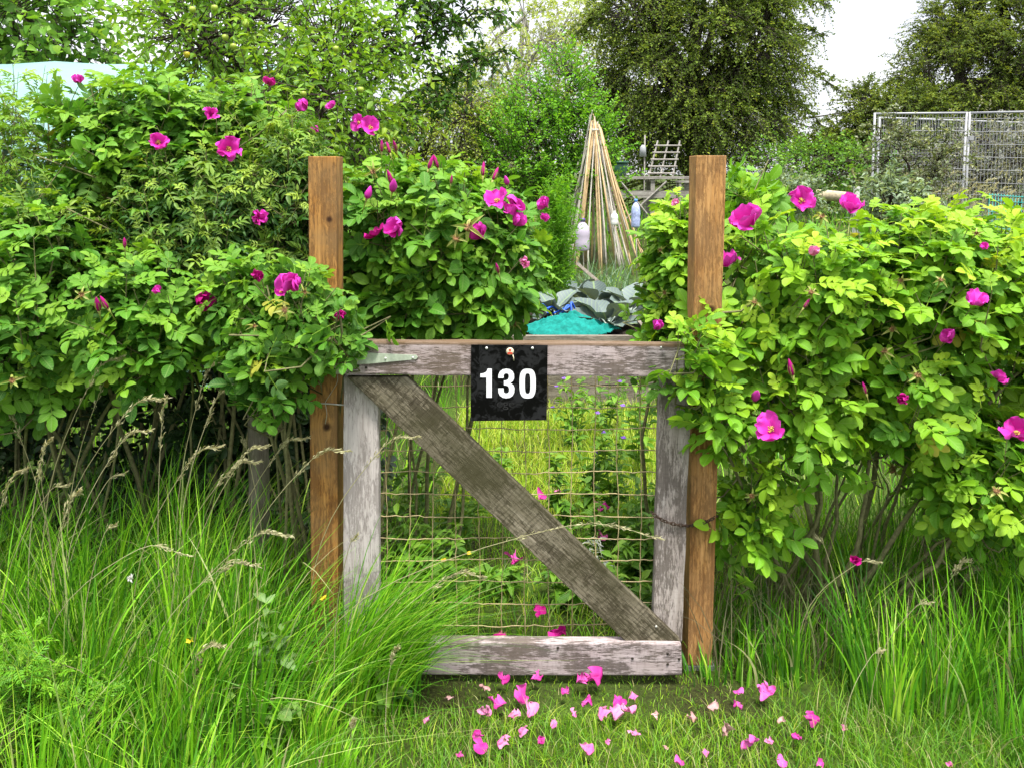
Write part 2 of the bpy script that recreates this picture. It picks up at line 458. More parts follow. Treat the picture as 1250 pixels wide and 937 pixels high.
M_lawn = leaf_mat('lawn_blade', [(0.0, (0.05, 0.17, 0.010)), (0.45, (0.15, 0.34, 0.015)), (0.8, (0.32, 0.48, 0.025)), (1.0, (0.48, 0.54, 0.07))], (0.42, 0.36, 0.18), veins=0.0, trans=0.3, pale=0.0)
M_hedge = leaf_mat('shaded_hedge_leaf', [(0.0, (0.010, 0.030, 0.008)), (0.6, (0.022, 0.06, 0.012)), (1.0, (0.05, 0.08, 0.02))], (0.08, 0.14, 0.03), veins=0.0, trans=0.12, pale=0.0)  # leaf colour darkened so the deep shade under the hedge is painted in
M_straw = leaf_mat('straw', [(0.0, (0.20, 0.17, 0.09)), (0.5, (0.38, 0.34, 0.18)), (1.0, (0.55, 0.52, 0.34))], (0.5, 0.52, 0.28), veins=0.0, trans=0.25, pale=0.0)
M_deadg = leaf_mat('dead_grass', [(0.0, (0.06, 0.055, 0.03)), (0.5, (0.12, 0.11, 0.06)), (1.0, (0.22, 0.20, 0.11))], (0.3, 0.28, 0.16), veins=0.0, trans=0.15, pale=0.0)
M_stem = plain('rose_stem', (0.17, 0.165, 0.075), 0.8, 0.2, var=0.5, scale=60, bump=0.4)
M_twig = plain('dark_twig', (0.05, 0.038, 0.028), 0.85, 0.2, var=0.4, scale=60)
M_bark = plain('bark', (0.07, 0.06, 0.045), 0.9, 0.2, var=0.5, scale=14, bump=0.8)
M_birchbark = plain('pale_bark', (0.35, 0.33, 0.30), 0.8, 0.2, var=0.5, scale=10)


def petal_mat(name, c0, c1, trans=0.22):
    m, nt, out = new_mat(name)
    a = N_(nt, 'ShaderNodeAttribute', attribute_name='Col')
    sp = nt.nodes.new('ShaderNodeSeparateColor'); nt.links.new(a.outputs['Color'], sp.inputs[0])
    col = mixc(nt, sp.outputs[0], c0, c1)
    tc = nt.nodes.new('ShaderNodeTexCoord')
    nz = N_(nt, 'ShaderNodeTexNoise', i_Scale=90.0, i_Detail=4.0); nt.links.new(tc.outputs['Object'], nz.inputs['Vector'])
    col = mixc(nt, math_(nt, 'MULTIPLY', nz.outputs[0], 0.5), col, mixc(nt, 1.0, col, (0.6, 0.5, 0.65), 'MULTIPLY'))
    bs = N_(nt, 'ShaderNodeBsdfPrincipled'); nt.links.new(col, bs.inputs['Base Color']); bs.inputs['Roughness'].default_value = 0.6
    bs.inputs['Specular IOR Level'].default_value = 0.2
    tr = nt.nodes.new('ShaderNodeBsdfTranslucent'); nt.links.new(col, tr.inputs[0])
    mx = nt.nodes.new('ShaderNodeMixShader'); mx.inputs[0].default_value = trans
    nt.links.new(bs.outputs[0], mx.inputs[1]); nt.links.new(tr.outputs[0], mx.inputs[2]); nt.links.new(mx.outputs[0], out.inputs[0])
    return m


M_petal = petal_mat('magenta_petal', (0.55, 0.008, 0.28), (0.90, 0.085, 0.64))
M_petal_dark = petal_mat('crimson_petal', (0.34, 0.004, 0.12), (0.60, 0.012, 0.28))
M_petal_pale = petal_mat('pale_petal', (0.75, 0.16, 0.42), (0.85, 0.36, 0.58))
M_stamen = plain('stamen', (0.62, 0.46, 0.10), 0.7, var=0.4, scale=200)
M_sepal = leaf_mat('sepal', [(0.0, (0.20, 0.30, 0.05)), (1.0, (0.38, 0.44, 0.10))], (0.45, 0.42, 0.14), veins=0.0)
M_hip = plain('hip', (0.26, 0.14, 0.06), 0.6, var=0.4, scale=120)
M_fruit = plain('green_fruit', (0.33, 0.42, 0.05), 0.4, var=0.3, scale=30)
M_fruit_y = plain('yellow_fruit', (0.62, 0.50, 0.03), 0.4, var=0.2, scale=30)
# ------------------------------------------------------------------ sky, light
EXPOSURE = 1.75
sc.view_settings.view_transform = 'Standard'
try: sc.view_settings.look = 'None'
except Exception: pass
sc.view_settings.gamma = 1.0
sc.view_settings.exposure = EXPOSURE
SUN_EL, SUN_AZ = 70.0, 160.0        # azimuth clockwise from +Y: behind the camera, a little to the left
w = bpy.data.worlds.new('World'); sc.world = w; w.use_nodes = True
nt = w.node_tree; nt.nodes.clear()
sky = N_(nt, 'ShaderNodeTexSky', sky_type='NISHITA', sun_disc=False)
sky.sun_elevation = math.radians(SUN_EL); sky.sun_rotation = math.radians(SUN_AZ)
tc = nt.nodes.new('ShaderNodeTexCoord')
mp = nt.nodes.new('ShaderNodeMapping'); mp.inputs['Scale'].default_value = (1.0, 1.0, 2.2); mp.inputs['Location'].default_value = (0.35, 0.1, 0.2)
nt.links.new(tc.outputs['Generated'], mp.inputs[0])
nz = N_(nt, 'ShaderNodeTexNoise', i_Scale=3.2, i_Detail=7.0, i_Roughness=0.55); nt.links.new(mp.outputs[0], nz.inputs['Vector'])
cloud = ramp(nt, nz.outputs[0], [(0.38, (5.6, 5.75, 6.6)), (0.5, (8.0, 8.1, 8.7)), (0.62, (10.0, 10.0, 10.1))])
# an overcast dome is about three times as bright overhead as at the horizon
sz = nt.nodes.new('ShaderNodeSeparateXYZ'); nt.links.new(tc.outputs['Generated'], sz.inputs[0])
lift = math_(nt, 'ADD', 0.36, math_(nt, 'MULTIPLY', math_(nt, 'MAXIMUM', sz.outputs[2], 0.0), 0.70))
vm = N_(nt, 'ShaderNodeVectorMath', operation='SCALE'); nt.links.new(cloud, vm.inputs[0]); nt.links.new(lift, vm.inputs['Scale'])
skyc = mixc(nt, 0.93, sky.outputs[0], vm.outputs[0])
bg = N_(nt, 'ShaderNodeBackground', i_Strength=0.10); nt.links.new(skyc, bg.inputs[0])
wo = nt.nodes.new('ShaderNodeOutputWorld'); nt.links.new(bg.outputs[0], wo.inputs[0])
sd = bpy.data.lights.new('sun', 'SUN'); sd.energy = 2.2; sd.angle = math.radians(13); sd.color = (1.0, 0.96, 0.88)
so = bpy.data.objects.new('sun', sd); C.objects.link(so)
el, az = math.radians(SUN_EL), math.radians(SUN_AZ)
dirv = Vector((math.sin(az) * math.cos(el), math.cos(az) * math.cos(el), math.sin(el)))
so.rotation_euler = dirv.to_track_quat('Z', 'Y').to_euler()
so.location = dirv * 30

# ------------------------------------------------------------------ ground
def terrain():
    xs = np.unique(np.concatenate([np.linspace(-400, -14, 18), np.linspace(-14, 14, 113), np.linspace(14, 400, 18)]))
    ys = np.unique(np.concatenate([np.linspace(-40, -2, 10), np.linspace(-2, 26, 113), np.linspace(26, 600, 24)]))
    X, Y = np.meshgrid(xs, ys)
    Z = gz(X, Y)
    V = np.stack([X, Y, Z], -1).reshape(-1, 3)
    idx = np.arange(V.shape[0]).reshape(X.shape)
    Q = np.stack([idx[:-1, :-1], idx[:-1, 1:], idx[1:, 1:], idx[1:, :-1]], -1).reshape(-1, 4)
    g = Geo(); g.add(V, None, Q)
    m, nt, out = new_mat('earth_and_turf')
    tc = nt.nodes.new('ShaderNodeTexCoord')
    a = N_(nt, 'ShaderNodeTexNoise', i_Scale=1.3, i_Detail=5.0); nt.links.new(tc.outputs['Object'], a.inputs['Vector'])
    b = N_(nt, 'ShaderNodeTexNoise', i_Scale=70.0, i_Detail=6.0, i_Roughness=0.7); nt.links.new(tc.outputs['Object'], b.inputs['Vector'])
    c1 = ramp(nt, b.outputs[0], [(0.3, (0.022, 0.018, 0.010)), (0.55, (0.045, 0.05, 0.015)), (0.75, (0.09, 0.11, 0.025))])
    c2 = ramp(nt, b.outputs[0], [(0.3, (0.025, 0.04, 0.01)), (0.7, (0.09, 0.16, 0.02))])
    col = mixc(nt, ramp(nt, a.outputs[0], [(0.4, (0, 0, 0)), (0.6, (1, 1, 1))]), c1, c2)
    bs = N_(nt, 'ShaderNodeBsdfPrincipled'); nt.links.new(col, bs.inputs['Base Color']); bs.inputs['Roughness'].default_value = 0.95
    bs.inputs['Specular IOR Level'].default_value = 0.1
    bp = N_(nt, 'ShaderNodeBump', i_Strength=0.8, i_Distance=0.02); nt.links.new(b.outputs[0], bp.inputs['Height']); nt.links.new(bp.outputs[0], bs.inputs['Normal'])
    nt.links.new(bs.outputs[0], out.inputs[0])
    o = g.build('ground', m, None, (0, 0, 0)); tag(o, 'earthy turf ground running through the gate to the allotment plots', 'ground', kind='structure')


terrain()

# ------------------------------------------------------------------ envelopes
def ells(px):
    """px: list of (u,v,Y,ru,rv,ry) -> centres and radii in metres"""
    c = np.array([at(u, v, Y) for (u, v, Y, ru, rv, ry) in px])
    r = np.array([(ru * Y / F, ry, rv * Y / F) for (u, v, Y, ru, rv, ry) in px])
    return c, r


def env_val(P, E):
    c, r = E
    d = ((P[:, None, :] - c[None]) / r[None])
    return (d * d).sum(-1)


def env_sample(E, n, rlo, rhi, back=0.45, under=1.0):
    c, r = E
    wgt = (r[:, 0] * r[:, 2] + 0.5 * r[:, 1] * (r[:, 0] + r[:, 2])); wgt = wgt / wgt.sum()
    Ps = []; Ns = []; cnt = 0
    for _ in range(40):
        k = n * 2
        i = rng.choice(len(c), k, p=wgt)
        d = rand_unit(k)
        keep = (d[:, 1] < 0.25) | (rng.random(k) < back)
        keep &= (d[:, 2] > -0.5) | (rng.random(k) < under)
        rad = rng.uniform(rlo ** 2, rhi ** 2, k) ** 0.5
        p = c[i] + d * r[i] * rad[:, None]
        v = env_val(p, E); v[np.arange(k), i] = 9
        keep &= (v.min(1) > (rlo * 0.9) ** 2)
        keep &= p[:, 2] > 0.06
        Ps.append(p[keep]); Ns.append(nrm(d / r[i])[keep]); cnt += keep.sum()
        if cnt >= n: break
    P = np.concatenate(Ps)[:n]; Nn = np.concatenate(Ns)[:n]
    return P, Nn


def front_hit(u, v, E, y0=1.7, y1=9.0):
    d = ray(u, v)
    ts = np.arange(y0, y1, 0.01) / d[1]
    P = np.array((0, 0, EYE)) + d[None] * ts[:, None]
    ok = env_val(P, E).min(1) < 0.97
    if ok.any(): return P[np.argmax(ok)]
    # off the envelope: depth of the nearest ellipsoid on the ray
    i = np.argmin(env_val(P, E).min(1))
    return P[i]


# ------------------------------------------------------------------ flowers
def petal_geo(geo, O, axis, nor, L, Wd, cup, ruf, seed, k=8, m=0, shade=0.5, crumple=0.0):
    axis = nrm(np.asarray(axis, float)); nor = np.asarray(nor, float)
    S = nrm(np.cross(nor, axis)); nor = np.cross(axis, S)
    r_ = np.random.default_rng(seed)
    ph = r_.uniform(0, 6.28, 4)
    s = np.linspace(0, 1, k); q = np.linspace(-1, 1, k)
    Sg, Qg = np.meshgrid(s, q, indexing='ij')
    wid = np.sin(np.pi * (0.10 + 0.66 * Sg)) * (1 - 0.25 * (Sg > 0.98))
    x = Sg * (1 - 0.13 * np.abs(Qg) ** 2.5) - 0.10 * np.exp(-(Qg / 0.25) ** 2) * Sg ** 4
    y = Qg * wid * 0.5
    z = cup * (Sg ** 1.6) * 0.5 + 0.10 * np.abs(np.sin(9 * Qg + ph[3])) * Sg ** 2 * (ruf > 0.12) + 0.25 * cup * Qg ** 2 * Sg + ruf * Sg * (np.sin(3.1 * Qg + ph[0]) * 0.6 + np.sin(7 * Sg + 2.0 * Qg + ph[1]) * 0.5 + np.sin(5.3 * Qg - 4 * Sg + ph[2]) * 0.5)
    if crumple:
        x = x * (1 + crumple * .5 * np.sin(4.3 * Qg + ph[1])) + crumple * .35 * Sg * np.sin(9 * Qg + ph[0])
        y = y * (1 + crumple * np.sin(5 * Sg + ph[2] + 1.5 * Qg)) + crumple * .3 * np.sin(6 * Sg + ph[3])
        z = z + crumple * (.5 * np.abs(np.sin(6 * Qg + 3 * Sg + ph[1])) + .45 * np.sin(8 * Sg + ph[0]) * Qg + .6 * Qg * Qg * np.sin(ph[2]))
    P = O + axis * (x * L)[..., None] + S * (y * Wd)[..., None] + nor * (z * L)[..., None]
    idx = np.arange(k * k).reshape(k, k)
    Q = np.stack([idx[:-1, :-1], idx[1:, :-1], idx[1:, 1:], idx[:-1, 1:]], -1).reshape(-1, 4)
    K = np.zeros((k * k, 4)); K[:, 0] = np.clip(shade + 0.8 * (Sg - 0.55) - 0.12 * np.abs(np.sin(11 * Qg + ph[0])) + r_.normal(0, .08), 0, 1).ravel(); K[:, 3] = 0
    geo.add(P.reshape(-1, 3), None, Q, K, m)


def frame(d):
    d = nrm(np.asarray(d, float))
    a = np.array((0, 0, 1.0)) if abs(d[2]) < 0.9 else np.array((1.0, 0, 0))
    x = nrm(np.cross(a, d)); y = np.cross(d, x)
    return x, y, d


def make_flower(parent, pos, face, dia, mat, openness=0.7, seed=0, ruf=0.10, label=None, npet=5):
    """openness 1 = flat, 0 = closed cup"""
    r_ = np.random.default_rng(seed)
    x, y, d = frame(face)
    g = Geo()
    a0 = r_.uniform(0, 6.28)
    for i in range(npet):
        a = a0 + i * 2 * np.pi / npet + r_.normal(0, 0.15)
        rad = x * math.cos(a) + y * math.sin(a)
        op = np.clip(openness + r_.normal(0, 0.16), 0.05, 1.15)
        th = op * math.pi / 2
        ax = rad * math.sin(th) + d * math.cos(th)
        no = d * math.sin(th) - rad * math.cos(th)
        L = dia * 0.54 * r_.uniform(0.9, 1.12)
        petal_geo(g, pos + rad * dia * 0.03 + d * 0.001 * i, ax, no, L, L * r_.uniform(1.05, 1.3), 0.25 + r_.normal(0, 0.12), ruf * r_.uniform(0.6, 1.5), seed * 31 + i, shade=r_.uniform(0.3, 0.75))
    o = g.build('flower', mat, parent)
    if label: tag(o, label)
    if openness > 0.55:
        s = Geo()
        n = 26
        ang = r_.uniform(0, 6.28, n); tilt = r_.uniform(0.1, 0.9, n)
        dirs = (x[None] * np.cos(ang)[:, None] + y[None] * np.sin(ang)[:, None]) * np.sin(tilt)[:, None] + d[None] * np.cos(tilt)[:, None]
        P = np.stack([np.repeat(pos[None], n, 0) + d * 0.003, pos + dirs * dia * 0.15], 1)
        V, Q = tubes(P, np.full((n, 2), 0.0007), 3); s.add(V, None, Q)
        for k in range(n):
            p = P[k, 1]; box(s, p, (0.0011,) * 3)
        s.build('stamens', M_stamen, o, origin=np.array(parent.location))
    return o


def make_bud(parent, pos, d, L, seed=0, half_open=False):
    r_ = np.random.default_rng(seed)
    x, y, d = frame(d)
    g = Geo()
    prof = [(0.0, 0.0), (0.16, 0.12), (0.20, 0.35), (0.15, 0.65), (0.06, 0.9), (0.0, 1.0)]
    sides = 10
    ang = np.linspace(0, 2 * np.pi, sides, endpoint=False)
    V = []
    for i, (r, t) in enumerate(prof):
        rr = r * (1.25 if half_open else 0.8) * (1 + 0.12 * np.sin(3 * ang + t * 5))
        V.append(pos + d * L * t + (x[None] * np.cos(ang)[:, None] + y[None] * np.sin(ang)[:, None]) * (rr * L)[:, None])
    V = np.concatenate(V); idx = np.arange(len(V)).reshape(-1, sides)
    Q = np.stack([idx[:-1], np.roll(idx, -1, 1)[:-1], np.roll(idx, -1, 1)[1:], idx[1:]], -1).reshape(-1, 4)
    K = np.zeros((len(V), 4)); K[:, 0] = np.repeat([0.1, 0.2, 0.5, 0.6, 0.8, 0.9], sides)
    g.add(V, None, Q, K)
    o = g.build('bud', M_petal_dark if not half_open else M_petal, parent)
    s = Geo()
    n = 5
    a = np.arange(n) * 2 * np.pi / n + r_.uniform(0, 6)
    rad = x[None] * np.cos(a)[:, None] + y[None] * np.sin(a)[:, None]
    scatter(s, LANCE, pos + rad * 0.0 - d * L * 0.05, d + rad * 0.28, rad, np.full(n, L * 0.95), np.full(n, L * 0.2), r_.random(n), np.zeros(n))
    one_tube(s, [pos - d * L * 1.1, pos - d * L * 0.3, pos], [0.0013, 0.0016, L * 0.1], 5, K=None)
    s.build('sepals', M_sepal, o, origin=np.array(parent.location))
    return o


def make_spent(parent, pos, face, dia, seed=0, pink=False):
    """a flower that has dropped its petals: star of pale sepals round a brown hip"""
    r_ = np.random.default_rng(seed)
    x, y, d = frame(face)
    g = Geo()
    n = 6
    a = np.arange(n) * 2 * np.pi / n + r_.uniform(0, 6) + r_.normal(0, .2, n)
    rad = x[None] * np.cos(a)[:, None] + y[None] * np.sin(a)[:, None]
    scatter(g, LANCE, np.repeat(pos[None], n, 0), rad + d * r_.uniform(-0.5, 0.8, n)[:, None], np.repeat(d[None], n, 0), dia * r_.uniform(0.28, 0.5, n), np.full(n, dia * 0.11), r_.random(n), r_.random(n) * .6, 0, r_.uniform(0.5, 3, n))
    o = g.build('spent_flower', M_sepal, parent)
    s = Geo()
    sides = 8
    ang = np.linspace(0, 2 * np.pi, sides, endpoint=False)
    V = []
    for (r, t) in [(0.02, -0.16), (0.10, -0.10), (0.12, -0.02), (0.10, 0.05), (0.0, 0.08)]:
        V.append(pos + d * dia * t + (x[None] * np.cos(ang)[:, None] + y[None] * np.sin(ang)[:, None]) * dia * r)
    V = np.concatenate(V); idx = np.arange(len(V)).reshape(-1, sides)
    Q = np.stack([idx[:-1], np.roll(idx, -1, 1)[:-1], np.roll(idx, -1, 1)[1:], idx[1:]], -1).reshape(-1, 4)
    s.add(V, None, Q)
    k = 18; an = r_.uniform(0, 6.28, k)
    dr = (x[None] * np.cos(an)[:, None] + y[None] * np.sin(an)[:, None]) * 0.7 + d[None]
    P = np.stack([np.repeat(pos[None], k, 0) + d * dia * 0.05, pos + nrm(dr) * dia * 0.22], 1)
    Vt, Qt = tubes(P, np.full((k, 2), 0.0009), 3); s.add(Vt, None, Qt)
    s.build('hip', M_hip, o, origin=np.array(parent.location))
    return o


# ------------------------------------------------------------------ rose bush
CAM = np.array((0, 0, EYE))


def bush(name, label, cat, group, px, bases, nshoots, size=0.095, mat=None, flowers=(), buds=(), spents=(), ncanes=6,
         inner=0.3, seedf=1, pairs=3, wfrac=0.62, tmpl=ROSE, upl=0.55, nleaf=(5, 9), shoot=(0.12, 0.24), clear=1.0, under=1.0, back=0.45, agegain=1.0, cane_r=0.010, extra_canes=(), gloss_len=1.0, lf=0.52):
    E = ells(px)
    b0 = np.array(bases[0], float)
    root = thing(name, (b0[0], b0[1], float(gz(b0[0], b0[1]))), label, cat, group)
    # canes
    st = Geo(); nodes = []
    c, r = E
    for i in range(ncanes):
        b = np.array(bases[i % len(bases)], float)
        bz = float(gz(b[0], b[1]))
        j = rng.integers(len(c))
        tip = c[j] + rand_unit(1)[0] * r[j] * 0.6
        tip[2] = max(tip[2], 0.25)
        p0 = np.array((b[0] + rng.normal(0, .05), b[1] + rng.normal(0, .05), bz - 0.02))
        mid = p0 * 0.45 + tip * 0.55; mid[2] = p0[2] + (tip[2] - p0[2]) * rng.uniform(0.6, 0.8)
        mid[:2] += rng.normal(0, .05, 2); 
        q1 = p0 * 0.75 + mid * 0.25 + np.append(rng.normal(0, .025, 2), 0.03)
        pts = curve_pts([p0, q1, mid, tip], 14) + rng.normal(0, .004, (14, 3))
        rr = cane_r * rng.uniform(0.6, 1.2)
        one_tube(st, pts, [rr, rr * 0.35], 6)
        nodes.append(pts[4:])
    for path, rr in extra_canes:
        pts = curve_pts([at(*q) for q in path], 16) + rng.normal(0, .003, (16, 3))
        one_tube(st, pts, [rr, rr * .45], 7); nodes.append(pts[8:])
    nodes = np.concatenate(nodes)
    # shoots
    n_in = int(nshoots * inner); n_out = nshoots - n_in
    P, Nn = env_sample(E, n_out, 0.82, 1.0, back, under)
    P2, N2 = env_sample(E, n_in, 0.35, 0.8, 0.8, under)
    P = np.concatenate([P, P2]); Nn = np.concatenate([Nn, N2]); isin = np.concatenate([np.zeros(len(P) - len(P2)), np.ones(len(P2))])
    M = len(P)
    D = nrm(Nn * 0.6 + np.array((0, 0, upl)) + rand_unit(M) * 0.4)
    L = rng.uniform(*shoot, M) * gloss_len
    B = P - D * L[:, None]
    # twigs that join each shoot to the closest cane
    d2 = ((B[:, None, :] - nodes[None]) ** 2).sum(-1)
    nn = nodes[d2.argmin(1)]
    far = np.sqrt(d2.min(1))
    midp = (B * 0.5 + nn * 0.5); midp[:, 2] -= 0.04 * far / 0.3
    TP = np.stack([nn, midp, B, B * 0.4 + P * 0.6, P], 1)
    TP[:, 1] += rng.normal(0, 0.012, (M, 3))
    TR = np.stack([np.full(M, cane_r * .38), np.full(M, cane_r * .3), np.full(M, cane_r * .24), np.full(M, cane_r * .18), np.full(M, cane_r * .12)], 1)
    V, Q = tubes(TP, TR, 4); st.add(V, None, Q)
    # leaves on the shoots
    O = []; A = []; Nl = []; S = []; AG = []; RN = []
    nl = rng.integers(nleaf[0], nleaf[1], M)
    for k in range(nleaf[1]):
        sel = np.where(nl > k)[0]
        if len(sel) == 0: continue
        t = 1 - (k + rng.uniform(0, .5, len(sel))) / np.maximum(nl[sel], 1)
        t = np.clip(t, 0.02, 1)
        ph = k * 2.399 + sel * 1.7
        x = nrm(np.cross(D[sel], rand_unit(len(sel)) * 0.1 + np.array((0.2, 1, 0.1)))); y = np.cross(D[sel], x)
        rad = x * np.cos(ph)[:, None] + y * np.sin(ph)[:, None]
        ax = nrm(rad * 1.0 + D[sel] * (0.25 + 0.5 * t[:, None]) + np.array((0, 0, -0.05)))
        upv = np.array((0, 0, 0.62)) + Nn[sel] * 0.55 + D[sel] * 0.3 + rand_unit(len(sel)) * 0.2
        O.append(B[sel] + D[sel] * (L[sel] * t)[:, None]); A.append(ax); Nl.append(upv)
        S.append(size * rng.uniform(0.72, 1.18, len(sel)) * (1 - 0.35 * np.clip(t - 0.8, 0, 1) / 0.2))
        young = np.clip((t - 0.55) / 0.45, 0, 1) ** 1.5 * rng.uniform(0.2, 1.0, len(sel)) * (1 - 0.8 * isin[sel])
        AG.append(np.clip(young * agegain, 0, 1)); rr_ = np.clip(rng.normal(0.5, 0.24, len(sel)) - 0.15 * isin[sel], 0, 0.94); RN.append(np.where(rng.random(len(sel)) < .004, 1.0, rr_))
    O = np.concatenate(O); A = np.concatenate(A); Nl = np.concatenate(Nl); S = np.concatenate(S); AG = np.concatenate(AG); RN = np.concatenate(RN)
    # place flowers on the surface and clear the leaves just in front of them
    keep = np.ones(len(O), bool)
    ctr = O + A * (S * 0.7)[:, None]
    items = []
    for kind, lst in (('f', flowers), ('b', buds), ('s', spents)):
        for it in lst:
            u, v, dpx = it[:3]
            p = front_hit(u, v, E); 
            dia = dpx * p[1] / F
            tocam = nrm(CAM - p)
            p = p + tocam * (0.02 + 0.25 * dia)
            items.append((kind, p, dia, it))
            R = max(dia * (0.55 if kind == 'f' else 0.4), 0.022) * clear + 0.018
            rel = ctr - p; tt = np.clip((rel * tocam).sum(1), -0.01, 0.5)
            dist = np.linalg.norm(rel - tocam * tt[:, None], axis=1)
            keep &= ~(dist < R + S * 0.25)
    lfm = Geo()
    compound(lfm, O[keep], A[keep], Nl[keep], S[keep], RN[keep], AG[keep], pairs, wfrac, tmpl, lf=lf)
    st.build('stems', M_stem, root)
    lfm.build('foliage', mat or M_rose, root)
    for q, (kind, p, dia, it) in enumerate(items):
        sd_ = int(seedf * 1000 + q)
        r_ = np.random.default_rng(sd_)
        tocam = nrm(CAM - p)
        if kind == 'f':
            op = it[3] if len(it) > 3 else 0.75
            mt = {'d': M_petal_dark, 'p': M_petal_pale}.get(it[4] if len(it) > 4 else '', M_petal)
            face = nrm(tocam * 0.75 + np.array((0, 0, 0.55)) + r_.normal(0, .3, 3))
            make_flower(root, p, face, dia * (0.88 if op > .6 else 1.1), mt, op, sd_, ruf=r_.uniform(.11, .24))
        elif kind == 'b':
            d = nrm(np.array((0, 0, 1.0)) + tocam * 0.25 + r_.normal(0, .3, 3))
            make_bud(root, p - d * dia * 0.5, d, dia, sd_, it[3] if len(it) > 3 else False)
        else:
            face = nrm(tocam * 0.9 + np.array((0, 0, 0.3)) + r_.normal(0, .3, 3))
            make_spent(root, p, face, dia, sd_)
    return root, E


# ------------------------------------------------------------------ trees and shrubs with simple leaves
def leafy(name, label, cat, group, base, trunk_r, px, ntwigs, leafL, leafW, nleaf, twigL, droop, mat, barkm, tmpl=DIAM, nlimb=14, out=0.8,
          back=0.4, rlo=0.55, agep=0.3, under=1.0, twig_r=0.003, jitter=.38, branches=(), bdens=26, parts=('trunk', 'crown'), trunk_top=None, clump=0.0, tubes_on=True, upd=0.0):
    E = ells(px) if not isinstance(px, tuple) else px
    c, r = E
    bz = float(gz(base[0], base[1]))
    root = thing(name, (base[0], base[1], bz), label, cat, group)
    tr = Geo()
    top = np.array(trunk_top) if trunk_top is not None else np.append(c[0][:2], c[0][2])
    p0 = np.array((base[0], base[1], bz - 0.1))
    tp = curve_pts([p0, p0 * 0.6 + top * 0.4 + np.append(rng.normal(0, .06, 2), 0), top], 10)
    one_tube(tr, tp, [trunk_r, trunk_r * 0.8, trunk_r * 0.35], 9)
    limbs = [tp[4:]]
    for i in range(nlimb):
        j = i % len(c)
        e = c[j] + rand_unit(1)[0] * r[j] * rng.uniform(0.35, 0.8)
        s = tp[rng.integers(3, 10)]
        if np.linalg.norm(e - s) < 0.05: continue
        m = s * 0.5 + e * 0.5; m[2] += 0.12 * np.linalg.norm(e - s)
        pts = curve_pts([s, m, e], 9) + rng.normal(0, .01, (9, 3)) * np.linalg.norm(e - s)
        one_tube(tr, pts, [trunk_r * 0.4, trunk_r * 0.1], 6)
        limbs.append(pts[2:])
    nodes = np.concatenate(limbs)
    P, Nn = env_sample(E, ntwigs, rlo, 1.0, back, under)
    if clump > 0:
        # pull twigs towards clump centres so that light and dark masses form
        k = max(6, int(ntwigs / 26))
        ci = rng.choice(len(P), k, replace=False)
        d2 = ((P[:, None] - P[ci][None]) ** 2).sum(-1)
        near = P[ci][d2.argmin(1)]
        P = P * (1 - clump) + near * clump
    M = len(P)
    D = nrm(Nn * out + rand_unit(M) * 0.65 + np.array((0, 0, upd)))
    L = twigL * rng.uniform(0.6, 1.3, M)
    ts = np.linspace(0, 1, 5)
    def pt(t): return P[:, None, :] + D[:, None, :] * (L[:, None] * t)[..., None] - np.array((0, 0, 1.0)) * ((L[:, None] * droop * t * t)[..., None])
    TP = pt(np.repeat(ts[None], M, 0))
    if tubes_on:
        d2 = ((P[:, None, :] - nodes[None]) ** 2).sum(-1); nn = nodes[d2.argmin(1)]
        mid = P * 0.5 + nn * 0.5; mid[:, 2] += 0.05
        dd_ = np.linalg.norm(nn - P, axis=1, keepdims=True); nn = P + (nn - P) * np.minimum(1, 0.55 * twigL / np.maximum(dd_, 1e-6)); mid = P * 0.5 + nn * 0.5
        TPx = np.concatenate([nn[:, None], mid[:, None], TP], 1)
        V, Q = tubes(TPx, np.repeat(np.linspace(twig_r * 2, twig_r * 0.4, 7)[None], M, 0), 3); tr.add(V, None, Q)
    if len(branches):
        allP, allD, allN = [], [], []
        for bp, br in branches:
            pts = curve_pts([at(*q) for q in bp], 24)
            pts = pts + rng.normal(0, 0.008, pts.shape)
            one_tube(tr, pts, [br, br * 0.25], 5)
            seg = pts[rng.integers(4, 24, int(len(bp) * bdens))] + rng.normal(0, 0.03, (int(len(bp) * bdens), 3))
            allP.append(seg); dd = nrm(rand_unit(len(seg)) + np.array((0.2, 0, -0.1))); allD.append(dd)
        Pb = np.concatenate(allP); Db = np.concatenate(allD); Lb = twigL * rng.uniform(0.35, 0.8, len(Pb))
        TB = Pb[:, None, :] + Db[:, None, :] * (Lb[:, None] * ts[None])[..., None] - np.array((0, 0, 1.0)) * ((Lb[:, None] * droop * ts[None] ** 2)[..., None])
        V, Q = tubes(TB, np.repeat(np.linspace(twig_r * 1.2, twig_r * 0.4, 5)[None], len(TB), 0), 3); tr.add(V, None, Q)
        TP = np.concatenate([TP, TB]); L = np.concatenate([L, Lb]); M = len(TP)
    g = Geo()
    tw = rng.random(M)
    t = np.linspace(0.08, 1.0, nleaf)
    fi = t * 4; i0 = np.minimum(fi.astype(int), 3); f = fi - i0
    C0 = TP[:, i0] * (1 - f)[None, :, None] + TP[:, i0 + 1] * f[None, :, None]
    T0 = nrm(TP[:, i0 + 1] - TP[:, i0])
    up = nrm(np.array((0, 0, 1.0)) + rng.normal(0, .5, (M, nleaf, 3)))
    side = nrm(np.cross(T0, up)) * np.where(np.arange(nleaf) % 2, 1, -1)[None, :, None]
    A = nrm(T0 * 0.55 + side * 0.85 + rng.normal(0, .35, (M, nleaf, 3)))
    Nl = up + rng.normal(0, .35, (M, nleaf, 3))
    lL = leafL * rng.uniform(0.65, 1.25, (M, nleaf)); lW = lL * (leafW / leafL) * rng.uniform(0.8, 1.2, (M, nleaf))
    rn = np.clip(tw[:, None] * (1 - jitter) + rng.random((M, nleaf)) * jitter, 0, 1)
